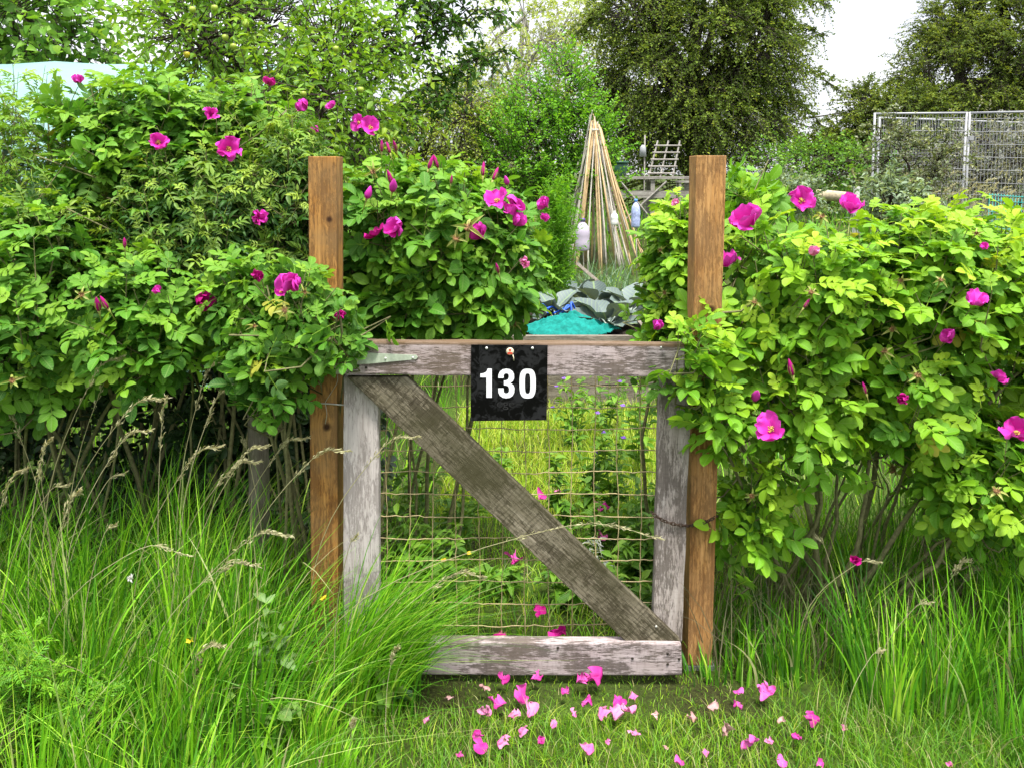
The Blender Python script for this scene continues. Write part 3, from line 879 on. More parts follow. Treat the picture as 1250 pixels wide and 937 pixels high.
    ag = np.clip((t[None] - 0.45) * 1.6, 0, 1) * (tw[:, None] < agep) * rng.random((M, nleaf))
    scatter(g, tmpl, C0.reshape(-1, 3), A.reshape(-1, 3), Nl.reshape(-1, 3), lL.ravel(), lW.ravel(), rn.ravel(), ag.ravel(), 0, rng.uniform(0.2, 2.2, M * nleaf))
    tr.build(parts[0], barkm, root)
    g.build(parts[1], mat, root)
    return root, E


# ------------------------------------------------------------------ grass
def blades(geo, X, Y, h, wd, lean, curve, rnd, age, rows=5, m=0, z0=None):
    """ribbons; lean (n,2) horizontal lean at the tip as a share of the height"""
    n = len(X)
    t = np.linspace(0, 1, rows)
    Z = gz(X, Y) if z0 is None else z0
    base = np.stack([X, Y, Z], -1)
    hz = (t[None] ** (1.0 + curve[:, None])) * h[:, None]
    P = np.repeat(base[:, None, :], rows, 1)
    P[:, :, 0] += lean[:, 0:1] * hz; P[:, :, 1] += lean[:, 1:2] * hz
    ll = np.linalg.norm(lean, axis=1)
    P[:, :, 2] += h[:, None] * (t[None] - 0.42 * np.clip(ll, 0, 1.6)[:, None] * t[None] ** 2.4)
    ang = rng.uniform(0, np.pi, n)
    S = np.stack([np.cos(ang), np.sin(ang) * 0.5, np.zeros(n)], -1)
    wt = (1 - t ** 1.8) * 0.96 + 0.04
    off = S[:, None, :] * (wd[:, None] * wt[None] * 0.5)[..., None]
    V = np.stack([P - off, P + off], 2).reshape(n, rows * 2, 3)
    q = np.array([(2 * i, 2 * i + 1, 2 * i + 3, 2 * i + 2) for i in range(rows - 1)])
    Q = (q[None] + (np.arange(n) * rows * 2)[:, None, None]).reshape(-1, 4)
    K = np.empty((n, rows * 2, 4)); K[..., 0] = rnd[:, None]; K[..., 1] = 0.5; K[..., 2] = np.repeat(t, 2)[None]; K[..., 3] = age[:, None]
    geo.add(V.reshape(-1, 3), None, Q, K.reshape(-1, 4), m)


def tufts(nc, per, fx, fy, lean_sd=.22, lean0=(.05, -.05), sd=.035):
    """blades gathered in tufts: positions, leans, a height factor and a colour offset shared by each tuft"""
    cx, cy = region(nc, fx, fy)
    k = np.repeat(np.arange(nc), per); n = len(k)
    a = rng.uniform(0, 6.283, n); r = np.abs(rng.normal(0, sd, n))
    X = cx[k] + r * np.cos(a); Y = cy[k] + r * np.sin(a)
    cl = np.stack([rng.normal(lean0[0], lean_sd, nc), rng.normal(lean0[1], lean_sd * .7, nc)], -1)
    lean = cl[k] + np.stack([np.cos(a), np.sin(a)], -1) * (r / sd * .16)[:, None] + rng.normal(0, .12, (n, 2))
    return X, Y, lean, rng.uniform(.7, 1.15, nc)[k] * rng.uniform(.5, 1.1, n), rng.normal(0, .14, nc)[k]


def region(n, fx, fy): return rng.uniform(*fx, n), rng.uniform(*fy, n)


def seed_stalk(geo, x, y, h, lean, n=40, m=0, L=0.011, spread=0.5, head=0.3):
    """a grass stalk with a drooping seed head"""
    b = np.array((x, y, float(gz(x, y))))
    tip = b + np.array((lean[0] * h, lean[1] * h, h))
    mid = b + np.array((lean[0] * h * 0.3, lean[1] * h * 0.3, h * 0.62))
    nod = tip + np.array((lean[0] * h * 0.34, lean[1] * h * 0.2, h * (0.10 - 0.16 * min(abs(lean[0]), 1))))
    pts = curve_pts([b, mid, tip, nod], 16)
    one_tube(geo, pts, [0.0014, 0.0006], 4, m=m, K=np.tile((rng.uniform(.2, .9), 0.5, 0.5, 0.3), (16 * 4 + 2, 1)))
    t = rng.uniform(1 - head, 1, n) * 15; i = np.minimum(t.astype(int), 14); f = t - i
    P = pts[i] * (1 - f)[:, None] + pts[i + 1] * f[:, None]
    T = nrm(pts[i + 1] - pts[i])
    A = T + rand_unit(n) * spread
    off = rand_unit(n) * 0.011 * spread * 2 * (1.1 - (t / 15 - (1 - head)) / head)[:, None]
    O = P + off + T * 0.01
    V, Q = tubes(np.stack([P, O], 1), np.full((n, 2), 0.0004), 3); geo.add(V, None, Q, None, m)
    scatter(geo, LANCE, O, A, rand_unit(n), L * rng.uniform(.6, 1.2, n), L * 0.2 * rng.uniform(.7, 1.3, n), rng.random(n), rng.random(n) * .5, m)
# ------------------------------------------------------------------ gate, posts, sign
def board(name, pts, Y, thick, mat, parent=None, bevel=0.004, cuts=26, jit=0.0012, seed=0):
    """pts: outline in photo pixels in the plane at depth Y, first edge along the grain. Local X runs along the grain."""
    P = np.array([at(u, v, Y) for u, v in pts])
    o0 = P[0]; d = P[1] - P[0]; d[1] = 0; d = d / np.linalg.norm(d)
    ex = np.array((d[0], 0, d[2])); ez = np.array((-d[2], 0, d[0])); ey = np.array((0, 1.0, 0))
    loc = np.stack([(P - o0) @ ex, (P - o0) @ ez], -1)
    area = 0.5 * np.sum(loc[:, 0] * np.roll(loc[:, 1], -1) - np.roll(loc[:, 0], -1) * loc[:, 1])
    if area < 0: loc = loc[::-1]
    bm = bmesh.new()
    f = [bm.verts.new((x, 0, z)) for x, z in loc]
    b = [bm.verts.new((x, thick, z)) for x, z in loc]
    n = len(f)
    bm.faces.new(f); bm.faces.new(b[::-1])
    for i in range(n):
        j = (i + 1) % n
        bm.faces.new((f[j], f[i], b[i], b[j]))
    bmesh.ops.recalc_face_normals(bm, faces=bm.faces[:])
    if bevel:
        bmesh.ops.bevel(bm, geom=bm.edges[:], offset=bevel, segments=2, profile=0.6, affect='EDGES')
    x0, x1 = loc[:, 0].min(), loc[:, 0].max()
    for k in range(1, cuts):
        x = x0 + (x1 - x0) * k / cuts
        bmesh.ops.bisect_plane(bm, geom=bm.verts[:] + bm.edges[:] + bm.faces[:], plane_co=(x, 0, 0), plane_no=(1, 0, 0))
    for v in bm.verts:
        q = Vector((v.co.x * 7 + seed * 3.1, v.co.y * 25, v.co.z * 25 + seed))
        nv = mnoise.noise_vector(q)
        v.co.y += nv.y * jit; v.co.z += nv.z * jit * 1.4
    me = bpy.data.meshes.new(name); bm.to_mesh(me); bm.free()
    me.materials.append(mat)
    o = bpy.data.objects.new(name, me); C.objects.link(o)
    R = Matrix(((ex[0], ey[0], ez[0]), (ex[1], ey[1], ez[1]), (ex[2], ey[2], ez[2]))).to_4x4()
    if parent is not None:
        o.parent = parent
        R.translation = Vector(o0) - Vector(parent.location)
    else:
        R.translation = Vector(o0)
    o.matrix_local = R
    return o


def local_of(pts, Y, uv):
    P0, P1, Q = at(*pts[0], Y), at(*pts[1], Y), at(*uv, Y)
    d = P1 - P0; d[1] = 0; d /= np.linalg.norm(d)
    return ((Q - P0) @ np.array((d[0], 0, d[2])), (Q - P0) @ np.array((-d[2], 0, d[0])))


YG = 2.40
# posts
LP = [(380, 830), (376, 191), (410.5, 191), (413, 830)]
YL = 2.432
kl = local_of(LP, YL, (399, 521)); kl2 = local_of(LP, YL, (402, 268))
M_postL = wood_mat('treated_pine', (0.20, 0.072, 0.012), (0.40, 0.18, 0.038), (0.56, 0.30, 0.088), (0.07, 0.024, 0.006), 0.6, 0.75, ring=0.4,
                   knots=[(kl[0], kl[1], 0.016), (kl2[0], kl2[1], 0.012)], seed=1.0, algae=((0.20, 0.13, 0.06), 0.5, 7.0), cross=0.0)
post = thing('gate_post', at(400, 850, YL) * np.array((1, 1, 0)), 'brown square timber post at the hinge end of the gate, half hidden by rose leaves', 'post', 'timber gate posts')
board('post', LP, YL, 0.098, M_postL, post, 0.003, 30, 0.0008, 1)

RP = [(839.5, 812), (850, 190), (887, 190), (869, 812)]
YR = 2.462
kr = local_of(RP, YR, (862, 641)); kr2 = local_of(RP, YR, (852, 480)); kr3 = local_of(RP, YR, (868, 378))
M_postR = wood_mat('treated_pine_latch', (0.22, 0.080, 0.015), (0.45, 0.215, 0.060), (0.62, 0.36, 0.145), (0.075, 0.026, 0.007), 0.55, 0.75, ring=0.4,
                   knots=[(kr[0], kr[1], 0.017), (kr2[0], kr2[1], 0.010), (kr3[0], kr3[1], 0.016)], seed=4.0, algae=((0.22, 0.13, 0.06), 0.45, 6.0))
post2 = thing('gate_post', at(852, 850, YR) * np.array((1, 1, 0)), 'orange brown square timber post at the latch end of the gate, in a grey shoe', 'post', 'timber gate posts')
board('post', RP, YR, 0.098, M_postR, post2, 0.003, 30, 0.0008, 2)
M_shoe = plain('dull_grey_steel', (0.17, 0.17, 0.155), 0.7, 0.4, 0.3, var=0.4, scale=50)
sh = Geo(); a = at(839.5, 812, YR - 0.004); b = at(869, 850, YR - 0.004)
for (cx, cy, hx, hy) in (((a[0] + b[0]) / 2, YR - 0.005, (b[0] - a[0]) / 2 + .002, 0.002), ((a[0] + b[0]) / 2, YR + 0.103, (b[0] - a[0]) / 2 + .002, 0.002),
                         (a[0] - 0.004, YR + 0.049, 0.002, 0.054), (b[0] + 0.004, YR + 0.049, 0.002, 0.054)):
    box(sh, (cx, cy, a[2] / 2 - 0.03), (hx, hy, a[2] / 2 + 0.03))
box(sh, ((a[0] + b[0]) / 2, YR + 0.049, a[2] - 0.006), ((b[0] - a[0]) / 2, 0.048, 0.003))
sh.build('post_shoe', M_shoe, post2, smooth=False)

# the gate
gate = thing('garden_gate', at(625, 830, YG) * np.array((1, 1, 0)), 'weathered grey wooden gate with a diagonal brace and wire mesh infill', 'gate')
lil_lo, lil_mid, lil_hi = (0.235, 0.18, 0.175), (0.39, 0.315, 0.315), (0.53, 0.455, 0.46)
dk = (0.055, 0.042, 0.032)
M_rail = wood_mat('weathered_rail', lil_lo, lil_mid, lil_hi, dk, 0.8, seed=7.0, cross=0.45, topstain=(0.089, (0.17, 0.105, 0.05)), algae=((0.16, 0.11, 0.06), 0.3, 5.0))
M_rail2 = wood_mat('weathered_bottom_rail', lil_lo, (0.40, 0.325, 0.325), (0.54, 0.465, 0.47), dk, 0.8, seed=9.0, cross=0.4, algae=((0.20, 0.16, 0.12), 0.3, 6.0))
M_stile = wood_mat('weathered_stile', (0.30, 0.255, 0.235), (0.44, 0.39, 0.37), (0.55, 0.50, 0.48), dk, 0.45, seed=11.0)
M_stile2 = wood_mat('weathered_latch_stile', (0.19, 0.155, 0.125), (0.33, 0.28, 0.25), (0.48, 0.43, 0.40), dk, 0.7, seed=17.0, cross=0.3)
M_brace = wood_mat('weathered_brace', (0.10, 0.082, 0.052), (0.19, 0.16, 0.108), (0.36, 0.32, 0.24), (0.028, 0.021, 0.011), 0.75, seed=23.0, ring=0.5, cross=1.3,
                   algae=((0.045, 0.042, 0.016), 0.75, 3.2))
TR_ = [(413, 457), (413, 419), (840, 419), (840, 460)]
TRr = [(414, 457.5), (836, 460), (836, 420), (414, 417)]
board('top_rail', TRr, YG - 0.030, 0.044, M_rail, gate, 0.005, 40, 0.0016, 3)
board('bottom_rail', [(418, 823), (833, 824), (832, 785), (418, 783)], YG - 0.030, 0.040, M_rail2, gate, 0.005, 40, 0.0016, 4)
board('hinge_stile', [(419, 781), (419, 460), (462, 461), (463, 781)], YG + 0.012, 0.042, M_stile, gate, 0.004, 30, 0.0012, 5)
board('latch_stile', [(797, 783), (806, 462), (845, 462), (833, 783)], YG + 0.012, 0.042, M_stile2, gate, 0.006, 30, 0.0022, 6)
board('diagonal_brace', [(423, 460), (763, 782), (831, 782), (497, 460)], YG - 0.0155, 0.0265, M_brace, gate, 0.003, 40, 0.0012, 7)

# wire mesh
wm = Geo(); Yw = YG + 0.060
r_ = np.random.default_rng(5)
us = np.arange(472, 806, 28.2); vs = np.arange(470, 786, 26.6)
for i, u in enumerate(us):
    pts = []
    for j, v in enumerate(np.arange(456, 790, 6.65)):
        k = (v - 470) / 26.6
        wob = 1.0 * math.sin(v * 0.031 + i * 1.3) + r_.normal(0, .45)
        p = at(u + wob, v, Yw); p[1] += 0.0022 * math.cos(math.pi * k + math.pi * i)
        pts.append(p)
    one_tube(wm, pts, 0.0016, 5, cap=False)
for j, v in enumerate(vs):
    pts = []
    for u in np.arange(455, 812, 7.05):
        k = (u - 472) / 28.2
        wob = 1.2 * math.sin(u * 0.027 + j * 0.9) + r_.normal(0, .5)
        p = at(u, v + wob, Yw); p[1] -= 0.0022 * math.cos(math.pi * k + math.pi * j)
        pts.append(p)
    one_tube(wm, pts, 0.0016, 5, cap=False)
M_wire = plain('old_coated_wire', (0.38, 0.30, 0.15), 0.6, 0.4, 0.0, var=0.5, scale=25)
wm.build('wire_mesh', M_wire, gate)

# hinge: tapered strap on the rail, plate on the post
M_galv = plain('galvanised_steel', (0.42, 0.48, 0.37), 0.5, 0.5, 0.15, var=0.3, scale=45)
M_galv2 = plain('bare_galvanised', (0.50, 0.50, 0.47), 0.4, 0.5, 0.5, var=0.25, scale=60)
M_hole = plain('rusty_screw_head', (0.035, 0.028, 0.02), 0.7, 0.3, 0.3)
M_bolt = plain('bright_screw_head', (0.62, 0.62, 0.58), 0.4, 0.5, 0.3)


def plate_px(geo, pts, Y, th):
    P = [at(u, v, Y) for u, v in pts]; n = len(P)
    V = P + [p + np.array((0, th, 0)) for p in P]
    bm_T = [(0, i, i + 1) for i in range(1, n - 1)]
    T = [(a, c, b) for a, b, c in bm_T] + [(a + n, b + n, c + n) for a, b, c in bm_T]
    Q = [(i, (i + 1) % n, n + (i + 1) % n, n + i) for i in range(n)]
    geo.add(np.array(V), T, Q)


def disc(geo, u, v, Y, r, th=0.002, sides=12):
    c = at(u, v, Y); a = np.linspace(0, 2 * np.pi, sides, endpoint=False)
    rim = c + np.stack([np.cos(a) * r, np.zeros(sides), np.sin(a) * r], -1)
    rim2 = c + np.stack([np.cos(a) * r * .8, np.full(sides, -th), np.sin(a) * r * .8], -1)
    V = np.concatenate([rim, rim2, [c + np.array((0, -th, 0))]])
    i = np.arange(sides); j = (i + 1) % sides
    Q = np.stack([i, j, j + sides, i + sides], -1); T = np.stack([i + sides, j + sides, np.full(sides, 2 * sides)], -1)
    geo.add(V, T, Q)


YF = YG - 0.030
h = thing_h = Geo(); plate_px(h, [(418, 431.5), (420, 445), (450, 444), (508, 438.5), (510, 436), (508, 433.5), (450, 431)], YF - 0.0045, 0.003)
hinge = h.build('hinge_strap', M_galv, gate, smooth=False)
hp = Geo(); plate_px(hp, [(404, 443.5), (404, 456.5), (416, 456.5), (416, 443.5)], YL - 0.004, 0.003)
hp.build('hinge_plate', M_galv2, gate, smooth=False)
hp = Geo(); c0, c1 = at(417, 430, YF - 0.004), at(417, 457, YF - 0.004)
one_tube(hp, [c0, c1], 0.0045, 8)
hp.build('hinge_knuckle', M_galv2, gate)
for (u, v, Y, mt) in ((430, 441, YF - .005, M_hole), (441, 434.5, YF - .005, M_hole), (447, 448.5, YF - .001, M_hole), (470.5, 437.5, YF - .005, M_bolt), (504, 436.5, YF - .005, M_bolt),
                      (408, 451, YL - .0045, M_hole), (807, 424, YF - .001, M_bolt), (815, 797, YF - .001, M_hole), (829, 804, YF - .001, M_hole), (815, 810, YF - .001, M_hole), (772, 803, YF - .001, M_hole),
                      (801, 764, YG - .0168, M_bolt), (681, 790, YF - .001, M_hole)):
    g = Geo(); disc(g, u, v, Y, 0.0042 if mt is M_hole else 0.0036); g.build('screw', mt, gate)

# number sign
SY = YF - 0.0055
sgn = thing('number_sign', at(621, 513, SY), 'scuffed black square sign reading 130 in white, screwed to the top rail', 'sign')
g = Geo(); plate_px(g, [(575, 421), (574.5, 513.5), (667.5, 512.5), (668.5, 421.5)], SY, 0.004)
m, nt, out = new_mat('scuffed_black_plastic')
tc = nt.nodes.new('ShaderNodeTexCoord')
n1 = N_(nt, 'ShaderNodeTexNoise', i_Scale=38.0, i_Detail=5.0, i_Roughness=0.6, i_Distortion=1.2); nt.links.new(tc.outputs['Object'], n1.inputs['Vector'])
vo = N_(nt, 'ShaderNodeTexNoise', i_Scale=11.0, i_Detail=4.0); nt.links.new(tc.outputs['Object'], vo.inputs['Vector'])
pf = ramp(nt, math_(nt, 'ADD', n1.outputs[0], math_(nt, 'MULTIPLY', vo.outputs[0], 0.8)), [(0.86, (0, 0, 0)), (0.95, (0.8, 0.8, 0.8)), (1.1, (1, 1, 1))])
colr = mixc(nt, pf, (0.0025, 0.0025, 0.0025), (0.016, 0.0165, 0.017))
bs = N_(nt, 'ShaderNodeBsdfPrincipled'); nt.links.new(colr, bs.inputs['Base Color'])
nt.links.new(ramp(nt, pf, [(0, (0.42,) * 3), (1, (0.75,) * 3)]), bs.inputs['Roughness']); bs.inputs['Specular IOR Level'].default_value = 0.08
nt.links.new(bs.outputs[0], out.inputs[0]); M_plate = m
g.build('plate', M_plate, sgn, smooth=False)
M_white = plain('white_vinyl', (0.80, 0.80, 0.82), 0.5, 0.4, var=0.04, scale=60)


def sp(x, y): return (560 + x / 7.2077, 400 + y / 7.2077)


def ngon_px(name, pts, Y, mat, parent, depth=0.0006):
    bm = bmesh.new()
    vs_ = [bm.verts.new(tuple(at(u, v, Y) - np.array(parent.location))) for u, v in pts]
    f = bm.faces.new(vs_)
    bmesh.ops.triangulate(bm, faces=[f], ngon_method='EAR_CLIP')
    bmesh.ops.recalc_face_normals(bm, faces=bm.faces[:])
    ex = bmesh.ops.extrude_face_region(bm, geom=bm.faces[:])
    for v in [e for e in ex['geom'] if isinstance(e, bmesh.types.BMVert)]: v.co.y -= depth
    bmesh.ops.recalc_face_normals(bm, faces=bm.faces[:])
    me = bpy.data.meshes.new(name); bm.to_mesh(me); bm.free(); me.materials.append(mat)
    o = bpy.data.objects.new(name, me); C.objects.link(o); o.parent = parent
    return o


ONE = [(291, 360), (291, 612), (243, 612), (243, 436), (190, 436), (190, 404), (214, 401), (234, 393), (247, 379), (254, 360)]
def smooth_closed(pts, n=3):
    p = np.array(pts, float)
    for _ in range(n - 1):
        a = p * .75 + np.roll(p, -1, 0) * .25; b = p * .25 + np.roll(p, -1, 0) * .75
        p = np.stack([a, b], 1).reshape(-1, 2)
    return p
O3 = [(347, 443), (349, 412), (362, 385), (388, 366), (418, 360), (450, 366), (474, 383), (487, 410), (487, 445), (477, 468), (455, 485), (480, 502), (491, 530), (489, 568), (474, 597), (448, 613), (418, 618), (387, 612), (362, 596), (349, 569), (347, 530)]
I3 = [(395, 443), (396, 420), (398, 412), (404, 405), (418, 401), (433, 405), (438, 412), (440, 420), (440, 438), (432, 455), (415, 463), (435, 514), (443, 534), (442, 555), (438, 565), (432, 572), (418, 576), (404, 572), (398, 565), (396, 555), (394, 530)]
V3 = [at(*sp(*q), SY - 0.0012) for q in O3 + I3 + [(397, 464), (397, 504), (415, 505)]]
Q3 = [(k, k + 1, k + 22, k + 21) for k in list(range(10)) + list(range(11, 20))]
g = Geo(); g.add(np.array(V3), [(10, 31, 42), (10, 42, 43), (10, 43, 44), (10, 44, 32), (10, 32, 11)], Q3)
z = g.build('numeral', M_white, sgn, smooth=False); z['label'] = 'white figure 3'
ngon_px('numeral', [sp(*q) for q in ONE], SY - 0.0008, M_white, sgn)['label'] = 'white figure 1'
g = Geo(); ang = np.linspace(0, 2 * np.pi, 48, endpoint=False)
def sup(a, b, n, cx, cy):
    return [sp(cx + a * np.sign(math.cos(t)) * abs(math.cos(t)) ** (2 / n), cy + b * np.sign(math.sin(t)) * abs(math.sin(t)) ** (2 / n)) for t in ang]
oo = sup(72, 129, 3.0, 606, 490); ii = sup(24, 88, 3.2, 606, 490)
V = [at(u, v, SY - 0.0014) for u, v in oo + ii] + [at(u, v, SY - 0.0008) for u, v in oo + ii]
n = 48; i = np.arange(n); j = (i + 1) % n
Q = np.concatenate([np.stack([i, j, j + n, i + n], -1), np.stack([i, i + 2 * n, j + 2 * n, j], -1), np.stack([i + n, j + n, j + 3 * n, i + 3 * n], -1)])
g.add(np.array(V), None, Q); z = g.build('numeral', M_white, sgn, smooth=False); z['label'] = 'white figure 0'
# ghost of older lettering under the number
fc = bpy.data.curves.new('faded_lettering', 'FONT'); fc.body = 'ege'; fc.size = 0.030; fc.extrude = 0.0
fo = bpy.data.objects.new('faded_text', fc); C.objects.link(fo)
dg = bpy.context.evaluated_depsgraph_get(); me = bpy.data.meshes.new_from_object(fo.evaluated_get(dg)); bpy.data.objects.remove(fo)
M_ghost = plain('faded_black_print', (0.024, 0.024, 0.024), 0.75, 0.1, var=0.5, scale=60)
me.materials.clear(); me.materials.append(M_ghost)
gh = bpy.data.objects.new('faded_lettering', me); C.objects.link(gh); gh.parent = sgn
gh.rotation_euler = (math.radians(90), 0, 0); gh.scale = (1.35, 1.1, 1); gh.location = tuple(at(*sp(330, 697), SY - 0.0007) - np.array(sgn.location))
g = Geo(); disc(g, 594, 425, SY - .001, 0.0042); g.build('screw', M_bolt, sgn)
g = Geo(); disc(g, 650, 425, SY - .001, 0.0042); g.build('screw', M_bolt, sgn)
M_cream = plain('cream_badge', (0.62, 0.54, 0.38), 0.4, var=0.15); M_red = plain('red_print', (0.50, 0.06, 0.03), 0.5, var=0.2)
g = Geo(); disc(g, 622.6, 429, SY - .001, 0.0115, 0.003, 24); bd = g.build('badge', M_cream, sgn)
g = Geo(); disc(g, 622.6, 427.3, SY - .0041, 0.0042, 0.0006, 10)
plate_px(g, [(619.8, 430.3), (619.3, 432.6), (626, 432.6), (625.4, 430.3), (622.6, 429.6)], SY - .0047, 0.0006)
g.build('badge_print', M_red, bd, origin=np.array(sgn.location), smooth=False)
g = Geo(); one_tube(g, [at(626, 433, SY - .002), at(627, 437, SY - .004), at(627.2, 440, SY - .002)], 0.0016, 6)
g.build('cord_end', M_cream, sgn)

# chain round the latch stile and the post
M_rust = plain('rusty_chain', (0.075, 0.045, 0.03), 0.75, 0.4, 0.4, var=0.5, scale=120, bump=0.3)
chn = thing('latch_chain', at(825, 640, YG - .01), 'thin rusty chain tying the latch stile to the orange brown post', 'chain')
path = [at(795, 624, YG + .02), at(800, 629, YG + .004), at(815, 637, YG + .002), at(835, 641, YG + .006), at(850, 640, YR - .008), at(865, 635, YR - .008), at(874, 630, YR + .006), at(876, 629, YR + .05)]
cp = curve_pts(path, 240); s = np.concatenate([[0], np.cumsum(np.linalg.norm(np.diff(cp, axis=0), axis=1))])
pitch_l = 0.0125; nlk = int(s[-1] / pitch_l)
for k in range(nlk):
    p = np.array([np.interp((k + .5) * pitch_l, s, cp[:, i]) for i in range(3)]); q = np.array([np.interp((k + .6) * pitch_l, s, cp[:, i]) for i in range(3)])
    t = nrm(q - p); a_ = nrm(np.cross(t, (0, 0.3, 1))); b_ = np.cross(t, a_)
    sd = a_ * math.cos(k * 1.35) + b_ * math.sin(k * 1.35)
    th = np.linspace(0, 2 * np.pi, 13)
    ring = p + t * (np.cos(th) * 0.0092)[:, None] + sd * (np.sin(th) * 0.0046)[:, None]
    g = Geo(); one_tube(g, ring, 0.0016, 5, cap=False); g.build('link', M_rust, chn)

# tie wire on the hinge post
g = Geo()
one_tube(g, [at(290, 468, 2.36), at(305, 475, 2.37), at(340, 483, 2.39), at(382, 491, YL - .004), at(400, 492.5, YL - .004), at(419, 494, YL - .004), at(421, 494, YL + .03)], 0.0022, 6, n=24)
one_tube(g, [at(412, 457, YL - .006), at(411, 468, YL - .01), at(398, 489, YL - .008), at(397.5, 494, YL - .007), at(399, 505, YL - .01), at(397, 517, YL - .004)], 0.0009, 5, n=20)
M_zinc = plain('zinc_wire', (0.52, 0.51, 0.48), 0.45, 0.5, 0.5, var=0.25)
tw = g.build('tie_wire', M_zinc, None, at(382, 491, YL)); tag(tw, 'galvanised tie wire running from the hinge post into the hedge', 'wire')

# old round stake in the hedge
M_old = wood_mat('old_stake_wood', (0.10, 0.085, 0.06), (0.19, 0.165, 0.125), (0.30, 0.27, 0.21), dk, 0.5, seed=31.0, algae=((0.07, 0.08, 0.03), 0.6, 9.0))
p0, p1 = at(322, 900, 2.62), at(312, 430, 2.62)
d = p1 - p0; Ls = np.linalg.norm(d)
V, Q, T = tubes(np.array([[(0, 0, 0), (Ls * .3, 0, 0.004), (Ls * .7, 0, -.003), (Ls, 0, 0)]]), np.array([[0.037, 0.036, 0.034, 0.030]]), 14, True)
g = Geo(); g.add(V, T, Q); sk = g.build('fence_stake', M_old, None, (0, 0, 0)); sk.matrix_world = Matrix.Translation(Vector(p0)) @ Vector((1, 0, 0)).rotation_difference(Vector(d)).to_matrix().to_4x4()
tag(sk, 'old grey round stake in the dark under the roses, left of the hinge post', 'stake')
# ------------------------------------------------------------------ rose bushes round the gate
GR = 'rose bushes along the hedge line'
bush('rose_bush', 'broad rose bush of round dark green leaves at the left edge of the photo', 'rose bush', GR,
     [(55, 355, 2.55, 150, 115, .30), (175, 385, 2.50, 95, 85, .25), (15, 430, 2.45, 90, 80, .22), (-120, 380, 2.6, 140, 140, .3)], [(-1.5, 2.75), (-1.2, 2.8), (-1.8, 2.75)], 300, 0.080,
     flowers=[(193, 357, 14, .3), (246, 371, 28, .45, 'd')], buds=[(119, 371, 22), (127, 369, 20), (152, 296, 14)], spents=[(100, 360, 26), (15, 465, 30)], ncanes=9, seedf=1, back=.35)
bush('rose_bush', 'rose bush with small round leaves hanging over the hinge post and top rail end', 'rose bush', GR,
     [(345, 375, 2.36, 62, 62, .12), (330, 440, 2.36, 42, 32, .10), (395, 385, 2.31, 26, 48, .06), (412, 405, 2.29, 18, 18, .04), (300, 370, 2.45, 50, 70, .15)], [(-0.78, 2.62), (-0.7, 2.6)], 130, 0.074,
     flowers=[(311, 340, 20, .4, 'd'), (355, 353, 34, .35), (343, 357, 18, .7), (416, 389, 18, .2, 'd')], buds=[], spents=[(347, 380, 30), (310, 399, 18), (372, 356, 20)], ncanes=6, seedf=2, back=.3)
bush('rose_bush', 'tall rose bush with pink blooms rising above the hedge in front of the pale tunnel', 'rose bush', GR,
     [(195, 150, 3.05, 100, 62, .35), (150, 205, 2.95, 50, 60, .3), (105, 132, 2.95, 26, 34, .2), (300, 150, 3.1, 80, 50, .3), (240, 190, 3.0, 90, 70, .35)], [(-1.4, 3.2), (-1.1, 3.25), (-1.7, 3.2)], 240, 0.082, mat=M_rose,
     flowers=[(193, 175, 32, .65), (279, 184, 32, .6), (258, 141, 22, .35), (97, 101, 16, .3), (374, 134, 22, .5), (387, 161, 14, .5), (327, 104, 18, .45, 'd'), (405, 133, 14, .5), (437, 150, 22, .7), (452, 157, 24, .6)], ncanes=8, seedf=3)
bush('rambling_shrub', 'tangled shrub of small narrow dark leaves just below the tall rose bush', 'shrub', None,
     [(255, 270, 2.80, 130, 100, .28), (360, 250, 2.85, 60, 110, .25), (70, 262, 2.75, 70, 44, .25), (170, 320, 2.8, 120, 60, .25)], [(-1.1, 2.95), (-0.8, 2.95), (-1.5, 2.9)], 520, 0.062, mat=M_dark,
     flowers=[(317, 267, 22, .55)], buds=[(153, 297, 12)], pairs=3, wfrac=0.34, tmpl=LANCE, ncanes=10, seedf=4, upl=.3, shoot=(.12, .36), nleaf=(6, 11), lf=.55, agegain=1.2)
bush('bramble', 'thin sprawling bramble with sparse small leaves in front of the pale tunnel', 'bramble', None,
     [(45, 165, 2.95, 75, 75, .25), (20, 110, 3.0, 60, 50, .2), (330, 150, 2.9, 70, 60, .2)], [(-1.6, 3.0), (-1.9, 3.0), (-.8, 2.95)], 62, 0.060, mat=M_apple, pairs=3, wfrac=.36, tmpl=LANCE, ncanes=10, seedf=9, upl=.7, shoot=(.2, .5), nleaf=(6, 11), lf=.55, cane_r=.007, inner=.2)
bush('hedge_shrub', 'dense shaded hedge shrub with bare stems behind the long grass left of the gate', 'shrub', None,
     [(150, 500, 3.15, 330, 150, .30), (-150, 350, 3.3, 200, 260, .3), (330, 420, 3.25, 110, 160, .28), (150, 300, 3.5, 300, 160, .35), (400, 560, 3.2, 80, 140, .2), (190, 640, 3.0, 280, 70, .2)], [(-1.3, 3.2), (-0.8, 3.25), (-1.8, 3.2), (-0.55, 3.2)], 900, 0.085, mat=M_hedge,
     pairs=3, wfrac=0.5, ncanes=26, seedf=5, inner=.5, back=.6, cane_r=.008, agegain=.2)
